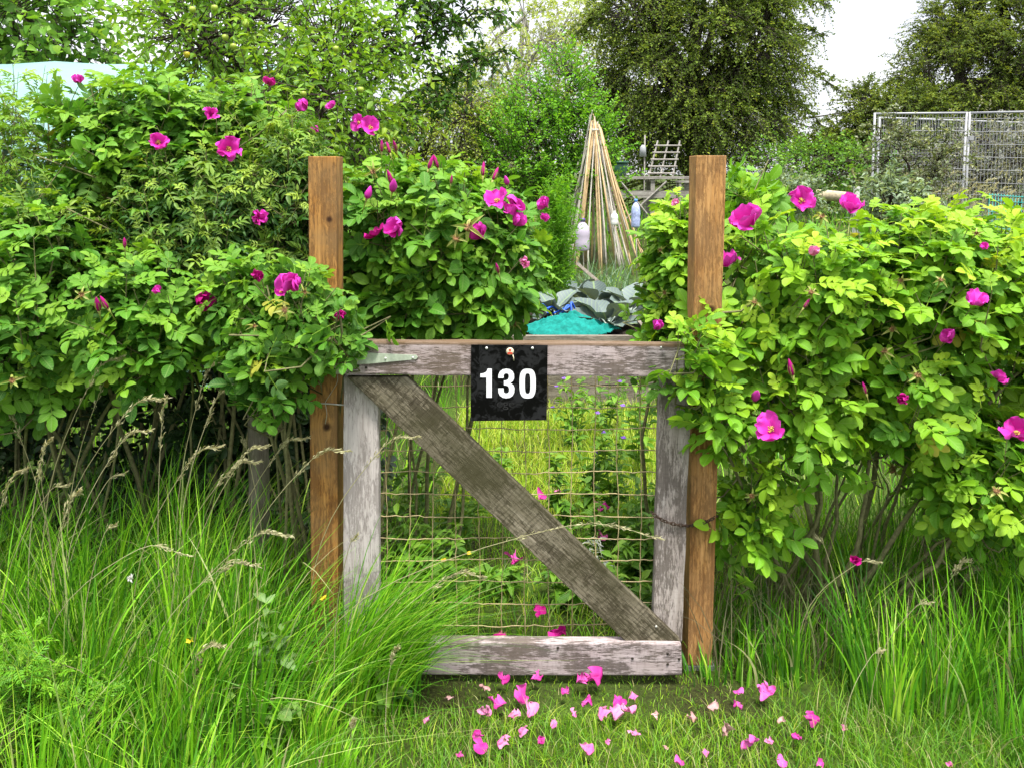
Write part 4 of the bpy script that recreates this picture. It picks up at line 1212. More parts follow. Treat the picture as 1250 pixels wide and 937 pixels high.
bush('rose_bush', 'rounded rose bush with a cluster of pink blooms standing just behind the top rail', 'rose bush', GR,
     [(535, 270, 2.95, 100, 78, .35), (475, 255, 2.9, 55, 68, .28), (607, 302, 2.92, 48, 75, .26), (555, 345, 2.95, 95, 50, .32), (480, 345, 2.95, 55, 45, .25), (608, 352, 2.9, 24, 34, .18)],
     [(-0.42, 3.05), (-0.36, 2.98), (-0.48, 3.0)], 300, 0.096,
     flowers=[(460, 288, 34, .75, 'd'), (484, 281, 30, .45), (607, 247, 34, .7), (629, 256, 36, .35), (627, 275, 26, .4), (587, 290, 32, .25), (668, 251, 22, .35), (664, 269, 15, .3), (640, 321, 15, .6, 'p')],
     buds=[(466, 178, 16), (474, 180, 15), (482, 178, 16), (526, 198, 18), (532, 197, 18), (476, 216, 20), (480, 226, 20, True), (450, 235, 18, True), (590, 206, 18), (605, 212, 18), (618, 220, 14, True), (607, 327, 16), (551, 219, 12)],
     spents=[(572, 278, 46), (558, 292, 34), (455, 210, 28), (628, 396, 26)], ncanes=9, seedf=6, cane_r=.011, back=.5)
bush('rose_bush', 'big bright green rose bush filling the ground beside the latch post on the right', 'rose bush', GR,
     [(985, 350, 2.60, 105, 95, .32), (1110, 340, 2.65, 130, 90, .38), (1210, 330, 2.7, 120, 85, .35), (965, 480, 2.52, 72, 110, .22), (1090, 450, 2.6, 130, 105, .30), (915, 610, 2.55, 34, 68, .14), (1195, 575, 2.55, 95, 85, .25), (1110, 520, 2.65, 60, 40, .2),
      (1340, 420, 2.7, 140, 170, .4), (918, 320, 2.66, 32, 75, .12), (855, 430, 2.37, 28, 32, .04), (862, 470, 2.38, 20, 36, .04), (838, 412, 2.36, 26, 18, .03), (872, 385, 2.50, 14, 24, .04), (895, 500, 2.45, 24, 40, .06)],
     [(0.98, 2.72), (1.03, 2.68), (1.07, 2.75), (0.93, 2.7), (1.3, 2.75)], 600, 0.090, mat=M_rose_fresh,
     flowers=[(915, 275, 44, .55), (882, 324, 38, .6), (978, 247, 32, .6), (1040, 256, 34, .4), (942, 525, 48, .75), (1191, 372, 32, .55), (1163, 414, 24, .5), (1217, 463, 18, .6), (1241, 531, 34, .6), (1105, 489, 20, .4, 'd'), (1043, 685, 16, .4, 'd'), (1203, 303, 12, .4), (993, 312, 18, .4, 'p'), (802, 402, 20, .15)],
     buds=[(923, 482, 22, True), (965, 448, 24), (1055, 473, 16), (985, 370, 14)],
     spents=[(920, 371, 28), (1088, 403, 30), (1080, 430, 30), (1119, 458, 30), (990, 357, 26), (917, 605, 26), (1089, 573, 34), (1217, 600, 36), (1002, 265, 26), (1100, 343, 24), (1148, 342, 24), (1192, 285, 20)],
     ncanes=12, seedf=7, cane_r=.011, extra_canes=[([(1016, 800, 2.62), (1000, 690, 2.58), (985, 610, 2.56), (990, 530, 2.56)], .011), ([(1018, 805, 2.62), (1020, 720, 2.58), (1045, 670, 2.55), (1062, 560, 2.55)], .013), ([(1026, 800, 2.6), (1010, 700, 2.6), (1022, 620, 2.6), (1015, 520, 2.6)], .009), ([(1030, 805, 2.62), (1090, 730, 2.56), (1140, 690, 2.5), (1175, 630, 2.5)], .012), ([(1010, 805, 2.64), (965, 720, 2.6), (935, 660, 2.58)], .008), ([(1045, 800, 2.66), (1060, 700, 2.66), (1085, 600, 2.66)], .008), ([(1120, 800, 2.7), (1130, 700, 2.7), (1125, 600, 2.66)], .008)], back=.35, under=.7)
bush('rose_bush', 'small bright rose bush showing between the cabbages and the latch post', 'rose bush', GR,
     [(825, 330, 2.95, 32, 88, .2), (835, 275, 3.0, 32, 40, .18), (815, 395, 2.9, 26, 38, .15), (905, 238, 3.0, 35, 20, .2), (860, 420, 2.9, 30, 60, .15)], [(0.62, 3.0), (0.66, 3.05)], 170, 0.085, mat=M_rose_fresh,
     flowers=[(826, 250, 12, .5, 'p')], buds=[], spents=[(806, 305, 18), (811, 358, 18)], ncanes=5, seedf=8)

# ------------------------------------------------------------------ apple and plum on the left, trees behind
_, Eap = leafy('apple_tree', 'light green apple tree with yellow fruit spreading over the left hedge', 'tree', None, (-1.35, 4.4), 0.06,
      [(330, 55, 4.2, 150, 80, .5), (420, 100, 4.4, 60, 75, .4), (240, 45, 4.0, 60, 35, .4), (420, 150, 4.1, 60, 50, .35), (360, 120, 3.7, 90, 45, .3)], 620, 0.044, 0.020, 14, 0.30, 0.25, M_apple, M_twig, OVAL2, 18, 0.7, .5, .4, .6, trunk_top=at(350, 120, 4.3), twig_r=.002)
ap = [o for o in C.objects if o.name == 'apple_tree'][0]
for k, (u, v, yel) in enumerate([(228, 67, 1), (275, 46, 0), (285, 57, 0), (262, 10, 0), (300, 30, 0), (262, 250, 0), (342, 284, 0), (332, 315, 0), (20, 222, 1), (4, 228, 0), (370, 115, 0), (378, 172, 1), (410, 60, 0), (440, 110, 0), (352, 150, 0), (235, 12, 0)]):
    p = front_hit(u, v, Eap, 3.0, 6)
    if v > 200: p = at(u, v, 2.52)
    else: p = p + nrm(CAM - p) * 0.06
    rr = 4.2 * p[1] / F
    g = Geo(); lathe(g, [(0, -rr), (rr * .6, -rr * .8), (rr, 0), (rr * .8, rr * .7), (rr * .3, rr * .85), (0, rr * .7)], p, 10)
    if v > 200: continue
    g.build('apple', M_fruit_y if yel else M_fruit, ap)
leafy('plum_tree', 'dark leaved plum tree with branches reaching up into the white sky above the gate', 'tree', None, (-0.95, 5.2), 0.07,
      [(435, 160, 5.0, 16, 30, .15)], 16, 0.045, 0.022, 12, 0.26, 0.2, M_plum, M_twig, OVAL2, 12, .8, .5, .4, .25, trunk_top=at(440, 100, 5.1), twig_r=.004,
      branches=[([(440, 110, 5.1), (500, 60, 5.0), (560, 25, 5.0), (603, 10, 5.0)], .012), ([(450, 150, 5.1), (520, 105, 5.0), (570, 75, 5.0), (602, 68, 5.0)], .011), ([(460, 160, 5.0), (500, 130, 4.9), (545, 118, 4.9)], .008), ([(500, 60, 5.0), (535, 15, 5.0), (570, -25, 5.0)], .009), ([(430, 120, 5.1), (440, 60, 5.0), (425, 0, 5.0), (430, -40, 5)], .01), ([(430, 100, 5.1), (470, 50, 5.0), (490, 5, 5.0), (520, -30, 5)], .009)], bdens=13)
leafy('climbing_vine', 'broad leaved pale green growth standing behind the white tunnel', 'tree', None, (-5.2, 8.6), 0.08,
      [(40, 30, 8.2, 80, 42, .8), (-60, 30, 8.4, 120, 60, .8), (110, 60, 8.2, 30, 16, .5)], 420, 0.10, 0.075, 10, 0.5, 0.3, M_weed, M_twig, OVAL2, 10, .8, .5, .4, .5)
leafy('shade_tree', 'thinly leaved tree against the white sky behind the apple tree', 'tree', None, (-4.1, 11), 0.12,
      [(250, -10, 10.5, 60, 50, 1.0), (330, 20, 10.5, 60, 40, 1.0)], 240, 0.06, 0.035, 14, 0.6, 0.3, M_plum, M_bark, DIAM, 14, .8, .6, .3, .4, twig_r=.006)
leafy('birch_tree', 'pale yellow green birch with thin weeping twigs against the sky', 'tree', None, (-0.3, 24), 0.16,
      [(640, 60, 24, 75, 70, 2.2), (580, 120, 24, 70, 55, 2.0), (690, 40, 24, 40, 50, 1.8), (610, 150, 24, 90, 40, 2)], 620, 0.12, 0.075, 22, 1.7, 0.9, M_birch, M_birchbark, DIAM, 14, .7, .5, .2, .6, twig_r=.005, trunk_top=at(640, 20, 24))
leafy('golden_shrub', 'golden green feathery shrub between the plum branches and the bright young tree', 'shrub', None, (-1.15, 12.6), 0.05,
      [(540, 165, 12, 62, 50, .7), (560, 130, 12, 40, 30, .5), (500, 190, 12, 50, 40, .6)], 640, 0.05, 0.022, 16, 0.5, 0.5, M_gold, M_twig, DIAM, 12, .8, .3, .4, .5, twig_r=.004)
leafy('young_tree', 'bright green young tree of upright leafy shoots left of the cane wigwam', 'tree', None, (0.42, 12.3), 0.07,
      [(665, 190, 12, 85, 60, .8), (690, 125, 12, 26, 60, .6), (625, 200, 12, 50, 55, .7), (715, 180, 12, 38, 50, .6), (650, 150, 12, 30, 45, .5), (690, 230, 12, 70, 40, .7)], 1100, 0.062, 0.034, 14, 0.42, 0.05, M_bright, M_bark, DIAM, 16, .7, .3, .45, .4, twig_r=.004, upd=.7, clump=.25)
leafy('hawthorn_tree', 'tall dark olive tree with drooping sprays behind the cane wigwam', 'tree', None, (4.6, 20.5), 0.28,
      [(850, 70, 20, 95, 105, 2.3), (790, 100, 20, 60, 75, 1.8), (915, 55, 20, 55, 60, 1.8), (770, 15, 20, 45, 40, 1.6), (880, -30, 20, 90, 50, 2), (865, 150, 19.5, 95, 40, 1.8), (935, 120, 20, 30, 40, 1.2), (770, 150, 20, 45, 40, 1.2)], 5600, 0.066, 0.042, 20, 0.70, 0.55, M_haw, M_bark, DIAM, 40, .75, .22, .35, .35, twig_r=.005, clump=.45, jitter=.18, bdens=22, branches=[([(900, 40, 20), (960, 30, 20), (1012, 45, 20)], .04), ([(900, 80, 20), (965, 75, 20), (1018, 105, 20)], .04), ([(920, 120, 20), (975, 125, 20), (1008, 160, 20)], .04), ([(900, 20, 20), (955, -5, 20), (1010, 5, 20)], .04), ([(760, 40, 20), (725, 20, 20), (705, 40, 20)], .04), ([(770, 100, 20), (735, 90, 20), (712, 125, 20)], .04), ([(780, 10, 20), (745, -15, 20), (715, 0, 20)], .04), ([(930, 150, 20), (970, 165, 20), (992, 190, 20)], .03)])
leafy('broad_tree', 'broad dark rounded tree rising behind the metal mesh fence', 'tree', None, (13.2, 21.5), 0.3,
      [(1175, 100, 20, 75, 70, 2.4), (1240, 55, 20, 85, 75, 2.2), (1105, 150, 19.5, 50, 45, 1.8), (1045, 175, 19.5, 40, 30, 1.4), (1075, 140, 19.5, 38, 36, 1.4), (1015, 190, 19.5, 30, 20, 1.2), (1180, 165, 19, 110, 45, 1.8), (1310, 90, 20, 90, 100, 2.2), (1165, 30, 21, 45, 30, 1.5)], 8000, 0.064, 0.042, 20, 0.65, 0.3, M_haw2, M_bark, DIAM, 26, .8, .3, .5, .3, twig_r=.005, jitter=.18, clump=.5)
leafy('far_bush', 'low dark green bush at the foot of the broad tree, left of the mesh fence', 'bush', None, (6.8, 17), 0.06,
      [(1010, 205, 16.5, 60, 28, .9), (960, 205, 17, 45, 25, .8), (1050, 210, 16, 40, 30, .8)], 420, 0.075, 0.045, 12, 0.5, 0.2, M_weed, M_bark, DIAM, 8, .8, .3, .5, .3)
leafy('far_hedge', 'dark hedge closing the allotment below the tall olive tree', 'hedge', None, (3.4, 23), 0.08,
      [(700, 225, 22, 90, 45, 1.0), (800, 215, 22, 110, 45, 1), (910, 215, 22, 110, 50, 1), (560, 225, 22, 110, 45, 1), (420, 225, 22, 120, 55, 1), (1060, 215, 22, 120, 50, 1), (1200, 220, 22, 120, 50, 1), (1320, 220, 22, 120, 60, 1)], 1500, 0.10, 0.06, 12, 0.7, 0.3, M_haw2, M_bark, DIAM, 16, .8, .3, .5, .2, tubes_on=False)
leafy('fence_shrub', 'grey green shrub with pale tips leaning on the inside of the mesh fence', 'shrub', None, (5.1, 10.3), 0.03,
      [(1108, 200, 10.2, 42, 45, .3), (1085, 175, 10.2, 20, 40, .2), (1150, 190, 10.2, 25, 30, .25), (1100, 250, 10.0, 40, 30, .3)], 330, 0.05, 0.028, 12, 0.3, 0.2, leaf_mat('pale_shrub_leaf', [(0, (0.06, 0.08, 0.03)), (.6, (0.13, 0.17, 0.07)), (1, (.30, .32, .2))], (.4, .42, .26), veins=0), M_twig, DIAM, 10, .8, .4, .4, .6)
leafy('cage_weeds', 'grey thistly weeds grown up behind the mesh fence', 'weeds', None, (6.4, 12.6), 0.03,
      [(1210, 200, 11.8, 60, 50, .3), (1160, 230, 11.8, 60, 40, .3), (1260, 210, 11.8, 50, 60, .3)], 420, 0.06, 0.022, 14, 0.4, 0.1, leaf_mat('grey_weed_leaf', [(0, (0.14, 0.15, 0.14)), (.6, (0.25, 0.26, 0.24)), (1, (.42, .43, .41))], (.45, .45, .42), veins=0), M_twig, DIAM, 10, .5, .4, .3, .6, upd=.6)
# ------------------------------------------------------------------ allotment things beyond the gate
# polytunnel
M_poly = plain('tunnel_sheet', (0.27, 0.46, 0.43), 0.5, 0.4, var=0.10, scale=3, trans=0.3)
pt = thing('polytunnel', (-3.8, 6.4, 0), 'pale aqua plastic polytunnel behind the left hedge', 'polytunnel')
ang = np.linspace(0, math.pi, 19); R_ = 1.35; zc = 1.2; xs = np.arange(-7.5, -1.5, .4)
prof = [(-R_, 0.0)] + [(-R_ * math.cos(a), zc + R_ * math.sin(a)) for a in ang] + [(R_, 0.0)]
V = np.array([[(x, 7.2 + py, max(pz - 0.03 * abs(math.sin((x + 7.5) / 1.2 * math.pi)) * (pz > 1.1), 0)) for py, pz in prof] for x in xs])
idx = np.arange(V.shape[0] * V.shape[1]).reshape(V.shape[:2])
g = Geo(); g.add(V.reshape(-1, 3), None, np.stack([idx[:-1, :-1], idx[1:, :-1], idx[1:, 1:], idx[:-1, 1:]], -1).reshape(-1, 4))
cen = len(prof)
g.add(np.array([(xs[-1], 7.2 + py, pz) for py, pz in prof] + [(xs[-1], 7.2, 1.0)]), [(i, i + 1, cen) for i in range(cen - 1)], None)
g.build('cover', M_poly, pt)
M_hoop = plain('tunnel_hoop_steel', (0.4, 0.4, 0.4), 0.5, metal=0.6)
for x in np.arange(-7.5, -1.5, 1.2):
    g = Geo(); one_tube(g, [(x, 7.2 + py * .985, pz * .985) for py, pz in prof], .018, 6); g.build('hoop', M_hoop, pt)

# bamboo wigwam
M_cane_t = plain('tan_cane', (0.56, 0.40, 0.21), 0.6, var=0.35, scale=12)
M_cane_g = plain('grey_cane', (0.50, 0.46, 0.40), 0.7, var=0.35, scale=12)
wx, wy = at(733, 330, 11.4)[0], 11.4
wz = float(gz(wx, wy))
wg = thing('cane_wigwam', (wx, wy, wz), 'tall wigwam of tan and grey bamboo canes tied near the top', 'bamboo wigwam')
r_ = np.random.default_rng(8)
tz = at(725, 160, 11.4); 
for k in range(44):
    a = k / 44 * 2 * math.pi + r_.normal(0, .12); rad = 0.66 * r_.uniform(.75, 1.08)
    foot = np.array((wx + rad * math.cos(a), wy + rad * math.sin(a) * .9, wz - .02))
    tie = np.array((tz[0] + .055 * math.cos(a + .35) + r_.normal(0, .02), wy + .055 * math.sin(a + .35), tz[2] + r_.normal(0, .05)))
    end = tie + (tie - foot) * r_.uniform(.01, .09)
    bow = np.append(r_.normal(0, .015, 2), 0)
    g = Geo(); one_tube(g, [foot, foot * .6 + tie * .4 + bow, tie, end], [.012, .009], 6, n=8); g.build('cane', M_cane_t if r_.random() < .5 else M_cane_g, wg)
for (fu, fv, tu, tv) in ((750, 312, 726, 150), (768, 305, 731, 152), (706, 300, 722, 148)):
    g = Geo(); one_tube(g, [at(fu, fv, 10.95), at(tu, tv, 11.35)], .012, 6); g.build('cane', M_cane_t, wg)
# thin loose canes left of it
for (u0, v0, u1, v1) in ((690, 290, 712, 215), (688, 262, 706, 198), (693, 300, 722, 180), (686, 240, 715, 260)):
    g = Geo(); one_tube(g, [at(u0, v0, 11.6), at(u1, v1, 11.5)], .009, 5); g.build('cane', M_cane_g, wg)
g = Geo(); th = np.linspace(0, 4 * math.pi, 40); one_tube(g, np.stack([tz[0] + .085 * np.cos(th), wy + .085 * np.sin(th), tz[2] + .01 * th / 6], -1), .006, 5); g.build('tie_string', plain('string', (.6, .6, .55), .8), wg)


def bottle(label, u, v, Y, hgt, rad, mat, capmat, stick_to):
    p = at(u, v, Y)
    o = thing('plastic_bottle', p, label, 'bottle', 'bottles set on canes')
    g = Geo(); lathe(g, [(0, -hgt * .5), (rad * .86, -hgt * .5), (rad * .97, -hgt * .44), (rad, -hgt * .2), (rad * .93, -hgt * .1), (rad, 0), (rad, hgt * .15), (rad * .85, hgt * .30), (rad * .5, hgt * .42), (rad * .28, hgt * .46), (rad * .26, hgt * .52), (0, hgt * .52)], p, 16); g.build('bottle_body', mat, o)
    g = Geo(); lathe(g, [(rad * .27, hgt * .5), (rad * .36, hgt * .5), (rad * .36, hgt * .60), (0, hgt * .60)], p, 10); g.build('bottle_cap', capmat, o)
    g = Geo(); one_tube(g, [(p[0] + .03, p[1], float(gz(p[0], p[1])) - .02), (p[0], p[1], p[2] + hgt * .3)], .007, 6); g.build('cane', M_cane_g, o)


M_milk = plain('milky_plastic', (0.62, 0.55, 0.66), .35, trans=.3, var=.08); M_whitep = plain('white_plastic', (.75, .74, .70), .4, var=.08); M_blue = plain('blue_plastic', (.40, .46, .72), .4, var=.5, scale=30); M_purple = plain('purple_cap', (.12, .05, .30), .4)
bottle('milky lilac plastic bottle with a purple cap on a cane in front of the wigwam', 711, 288, 10.4, .38, .095, M_milk, M_purple, 0)
bottle('small white plastic bottle on a cane at the right foot of the wigwam', 750, 267, 10.8, .17, .05, M_whitep, M_whitep, 0)
bottle('blue plastic bottle with a blue cap on a cane right of the wigwam', 776, 262, 10.6, .34, .06, M_blue, plain('light_blue_cap', (.1, .3, .75), .4), 0)

# potting bench with tub and trellis
M_greyw = wood_mat('grey_bench_wood', (0.16, .15, .13), (.30, .28, .25), (.45, .43, .39), dk, .4, seed=41)
bz = at(790, 216, 14.0)[2]; bx0, bx1 = at(742, 216, 14)[0], at(850, 216, 14)[0]
bn = thing('potting_bench', ((bx0 + bx1) / 2, 14.2, float(gz(0, 14.2))), 'grey slatted potting bench under the olive tree', 'bench')
g = Geo()
for k in range(4): box(g, ((bx0 + bx1) / 2, 13.95 + k * .16, bz - .02 + .002 * k), ((bx1 - bx0) / 2, .07, .02))
g.build('bench_top', M_greyw, bn, smooth=False)
for x in (bx0 + .08, (bx0 + bx1) / 2, bx1 - .08):
    for y in (13.95, 14.4):
        g = Geo(); box(g, (x, y, (bz - .04 + .45) / 2), (.035, .035, (bz - .04 - .45) / 2)); g.build('leg', M_greyw, bn, smooth=False)
g = Geo(); box(g, ((bx0 + bx1) / 2, 13.90, bz - .30), ((bx1 - bx0) / 2, .012, .06)); one_tube(g, [(bx0 + .1, 13.88, .6), (bx0 + 1.0, 13.88, bz - .08)], .02, 6); one_tube(g, [(bx0 + .9, 13.87, .6), (bx0 + .2, 13.87, bz - .08)], .02, 6); g.build('brace', M_greyw, bn, smooth=False)
M_tub = plain('dark_green_plastic', (.03, .10, .06), .45, var=.15)
p = at(755, 216, 14.15); p[2] = bz + .008
tb = thing('plastic_tub', p, 'dark green plastic tub standing on the potting bench', 'tub')
g = Geo(); lathe(g, [(0, .0), (.13, 0), (.165, .25), (.155, .25), (.12, .02), (0, .02)], p, 20); g.build('tub_body', M_tub, tb)
g = Geo(); lathe(g, [(.166, .225), (.182, .225), (.182, .265), (.150, .265), (.150, .255)], p, 20); g.build('rim', M_tub, tb)
p = at(812, 216, 14.3); p[2] = bz + .008
tl = thing('wooden_trellis', p, 'grey wooden ladder trellis leaning under the tree on the potting bench', 'trellis')
g = Geo()
for (u0, u1) in ((792, 803), (806, 816), (821, 830)): one_tube(g, [at(u0, 216, 14.3), at(u1, 172, 14.55)], .016, 4)
g.build('uprights', M_greyw, tl, smooth=False)
for k in range(5):
    f = (k + .5) / 5.2; g = Geo(); v = 216 - 44 * f
    one_tube(g, [at(792 + 11 * f - 3, v, 14.28 + .25 * f), at(821 + 9 * f + 3, v, 14.28 + .25 * f)], .014, 4); g.build('rung', M_greyw, tl, smooth=False)
p = at(787, 185, 13.9)
fd = thing('bird_feeder', (p[0], p[1], .45), 'small grey tube feeder on a pole left of the trellis', 'bird feeder')
g = Geo(); one_tube(g, [(p[0], p[1], .45), (p[0], p[1], at(0, 165, 13.9)[2])], .012, 6); g.build('pole', M_greyw, fd)
g = Geo(); lathe(g, [(0, -.09), (.06, -.09), (.05, .07), (.02, .11), (0, .11)], p + np.array((-.03, 0, .0)), 10); g.build('feeder_body', plain('grey_plastic', (.35, .36, .38), .4), fd)
# stepped white chair-like crate right of the bench
g = Geo()
p = at(838, 222, 13.6)
cr = thing('wooden_stool', (p[0], p[1], .45), 'pale grey wooden stool partly hidden by the latch post', 'stool')
box(g, p, (.16, .14, .015)); g.build('seat', M_greyw, cr, smooth=False)
for sx in (-1, 1):
    for sy in (-1, 1):
        g = Geo(); box(g, (p[0] + sx * .13, p[1] + sy * .11, (p[2] - .015 + .45) / 2), (.018, .018, (p[2] - .015 - .45) / 2)); g.build('leg', M_greyw, cr, smooth=False)

# mesh fence panels
M_steel = plain('galvanised_tube', (.33, .335, .35), .5, .4, .2, var=.12, scale=8)
def panel(label, u0, u1, Y0, Y1, vt0, vt1, mid=0.0, dens=.042, back=False):
    a = at(u0, vt0, Y0); b = at(u1, vt1, Y1)
    za, zb = float(gz(a[0], a[1])), float(gz(b[0], b[1]))
    o = thing('mesh_fence_panel', (a[0], a[1], za), label, 'fence panel', 'galvanised mesh fence panels')
    r = .016
    for q, z0 in ((a, za), (b, zb)):
        g = Geo(); one_tube(g, [(q[0], q[1], z0), (q[0], q[1], q[2])], r, 8); g.build('upright', M_steel, o)
    g = Geo(); one_tube(g, [a - np.array((0, 0, .012)), b - np.array((0, 0, .012))], r * .9, 8); g.build('top_rail', M_steel, o)
    g = Geo(); one_tube(g, [(a[0], a[1], za + .15), (b[0], b[1], zb + .15)], r * .9, 8); g.build('bottom_rail', M_steel, o)
    L = np.linalg.norm((b - a)[:2]); nv = int(L / dens)
    g = Geo(); t = np.linspace(0, 1, nv + 2)[1:-1]
    P = np.stack([np.stack([a[0] + (b[0] - a[0]) * t, a[1] + (b[1] - a[1]) * t, za + .15 + (zb - za) * t], -1), np.stack([a[0] + (b[0] - a[0]) * t, a[1] + (b[1] - a[1]) * t, a[2] + (b[2] - a[2]) * t - .02], -1)], 1)
    V, Q = tubes(P, np.full((nv, 2), .0030), 4); g.add(V, None, Q)
    zs = np.arange(.3, a[2] - za - .05, .17)
    P = np.stack([np.stack([np.full(len(zs), a[0]), np.full(len(zs), a[1] - .004), za + zs], -1), np.stack([np.full(len(zs), b[0]), np.full(len(zs), b[1] - .004), zb + zs * (b[2] - zb) / (a[2] - za)], -1)], 1)
    V, Q = tubes(P, np.full((len(zs), 2), .0032), 4); g.add(V, None, Q)
    g.build('wire_mesh', M_steel, o)
    g = Geo(); box(g, (a[0] + .02, a[1] - .02, a[2] - .35), (.03, .02, .03)); g.build('clamp', M_steel, o, smooth=False)
panel('galvanised mesh fence panel with the grey green shrub growing through it', 1068, 1180, 11.0, 11.0, 138, 137)
panel('galvanised mesh fence panel running out of the photo at the right edge', 1184, 1330, 11.0, 10.2, 137, 134)
panel('rear galvanised mesh fence panel seen through the two in front of it', 1074, 1330, 11.5, 13.6, 143, 152)

# raised bed with cabbages and the turquoise net
M_bedw = wood_mat('raised_bed_board', (.10, .08, .06), (.20, .17, .13), (.34, .30, .25), dk, .5, seed=51)
bd0, bd1 = at(600, 410, 5.3), at(800, 410, 5.3)
bed = thing('raised_bed', ((bd0[0] + bd1[0]) / 2, 6.2, 0), 'grey board raised bed holding the cabbages, seen over the top rail', 'raised bed')
zt = at(700, 409, 5.3)[2]
for k in range(3):
    z0 = zt * (2 - k) / 3; g = Geo(); box(g, ((bd0[0] + bd1[0]) / 2, 5.3, z0 + zt / 6), ((bd1[0] - bd0[0]) / 2, .022 + .002 * k, zt / 6 - .003)); g.build('board', M_bedw, bed, smooth=False)
for x in (bd0[0] + .02, bd1[0] - .02):
    g = Geo(); box(g, (x, 6.25, zt / 2), (.02, .92, zt / 2)); g.build('board', M_bedw, bed, smooth=False)
g = Geo(); box(g, ((bd0[0] + bd1[0]) / 2, 7.2, zt / 2), ((bd1[0] - bd0[0]) / 2 + .02, .02, zt / 2)); g.build('board', M_bedw, bed, smooth=False)
xs = np.linspace(bd0[0] + .05, bd1[0] - .05, 30); ys = np.linspace(5.33, 7.17, 40); X, Y = np.meshgrid(xs, ys)
Z = zt - .07 + .03 * np.sin(X * 9) * np.sin(Y * 7) + rng.normal(0, .012, X.shape)
idx = np.arange(X.size).reshape(X.shape); g = Geo(); g.add(np.stack([X, Y, Z], -1).reshape(-1, 3), None, np.stack([idx[:-1, :-1], idx[:-1, 1:], idx[1:, 1:], idx[1:, :-1]], -1).reshape(-1, 4))
g.build('soil', plain('dark_soil', (.035, .028, .02), .95, .1, var=.5, scale=50, bump=.8), bed)


def broad_template(k=7):
    s = np.linspace(0, 1, k); q = np.linspace(-.5, .5, 5); V = []
    for a in s:
        wv = math.sin(math.pi * min(.06 + .82 * a ** 0.85, 1)) ** .75
        for b in q: V.append((a, b * wv, .18 * (abs(b) * 2) ** 2 * wv - .28 * a * a + .03 * math.sin(9 * a + 7 * b)))
    V = np.array(V); idx = np.arange(k * 5).reshape(k, 5)
    return V, np.zeros((0, 3), int), np.stack([idx[:-1, :-1], idx[1:, :-1], idx[1:, 1:], idx[:-1, 1:]], -1).reshape(-1, 4)


BROAD = broad_template()
def cabbage(label, u, v, Y, size, n=11, zsoil=None):
    p = at(u, v, Y); zs = zt - .06 if zsoil is None else zsoil
    b = np.array((p[0], p[1], zs))
    o = thing('cabbage_plant', b, label, 'cabbage', 'grey green cabbages in the raised bed')
    top = max(p[2] - zs, .06)
    g = Geo(); one_tube(g, [b, b + np.array((.01, 0, top * .8))], [.018, .012], 7)
    a = np.arange(n) * 2.399 + rng.uniform(0, 6); t = np.linspace(.15, 1, n)
    A = np.stack([np.cos(a), np.sin(a), .05 + 1.1 * t], -1); O = b + np.stack([np.cos(a) * .03, np.sin(a) * .03, top * (.25 + .55 * t)], -1)
    P = np.stack([np.repeat((b + np.array((0, 0, top * .2)))[None], n, 0) * .5 + O * .5, O, O + nrm(A) * size * .25], 1); V, Q = tubes(P, np.full((n, 3), .005), 5); g.add(V, None, Q)
    g.build('stalk', plain('cabbage_stalk', (.35, .42, .36), .6), o)
    g = Geo(); L = size * rng.uniform(.8, 1.15, n); scatter(g, BROAD, O + nrm(A) * size * .2, A, np.array((0, 0, 1.0)) - np.stack([np.cos(a), np.sin(a), np.zeros(n)], -1) * .5 * t[:, None] + rng.normal(0, .25, (n, 3)), L, L * .82, rng.random(n), rng.random(n) * .4)
    g.build('leaves', M_cab, o)
cabbage('large grey green cabbage at the front of the raised bed, nearest the turquoise net', 742, 388, 5.75, .20)
cabbage('grey green cabbage leaning to the right edge of the raised bed', 770, 370, 6.2, .21)
cabbage('grey green cabbage in the middle of the raised bed with upright leaves', 728, 368, 6.4, .20)
cabbage('pale cabbage low at the left of the raised bed beside the rose leaves', 676, 376, 6.1, .18)
cabbage('small cabbage at the back of the raised bed below the leeks', 700, 355, 6.9, .16)

# crumpled net
M_net = plain('turquoise_net', (.010, .205, .175), .75, .1, var=.35, scale=35, bump=.25)
cx, cy = at(694, 400, 5.55)[0], 5.62
k = 80; s = np.linspace(-1, 1, k); X, Y = np.meshgrid(s, s)
hgt = np.zeros_like(X)
for i in range(k):
    for j in range(k):
        x, y = X[i, j], Y[i, j]; rr = (x * x * (1 + .15 * math.sin(4 * y)) + y * y)
        n1 = mnoise.noise(Vector((x * 2.1, y * 2.1, 3.3))); n2 = 1 - 2.2 * abs(mnoise.noise(Vector((x * 3.2 + n1 * 1.5, y * 2.6, 1.2)))); n3 = abs(mnoise.noise(Vector((x * 11, y * 9 + n1 * 3, 7.2))))
        hgt[i, j] = max(0, 1 - rr ** .8) ** .6 * (.085 + .05 * n1) + (.060 * n2 + .034 * n3) * max(0, 1.1 - rr)
lat = 1 + .07 * np.sin(np.arctan2(Y, X) * 3 + 1)
P = np.stack([cx + X * .36 * lat, cy + Y * .20 * lat, zt - .035 + hgt * .78], -1)
keepm = (X * X + Y * Y) < 1.05
idx = np.arange(k * k).reshape(k, k); Q = np.stack([idx[:-1, :-1], idx[:-1, 1:], idx[1:, 1:], idx[1:, :-1]], -1).reshape(-1, 4)
Q = Q[keepm.ravel()[Q].all(1)]
g = Geo(); g.add(P.reshape(-1, 3), None, Q); nt_ = g.build('garden_net', M_net, None, (cx, cy, zt - .035)); tag(nt_, 'crumpled heap of turquoise garden netting at the front edge of the raised bed', 'netting')
g = Geo()
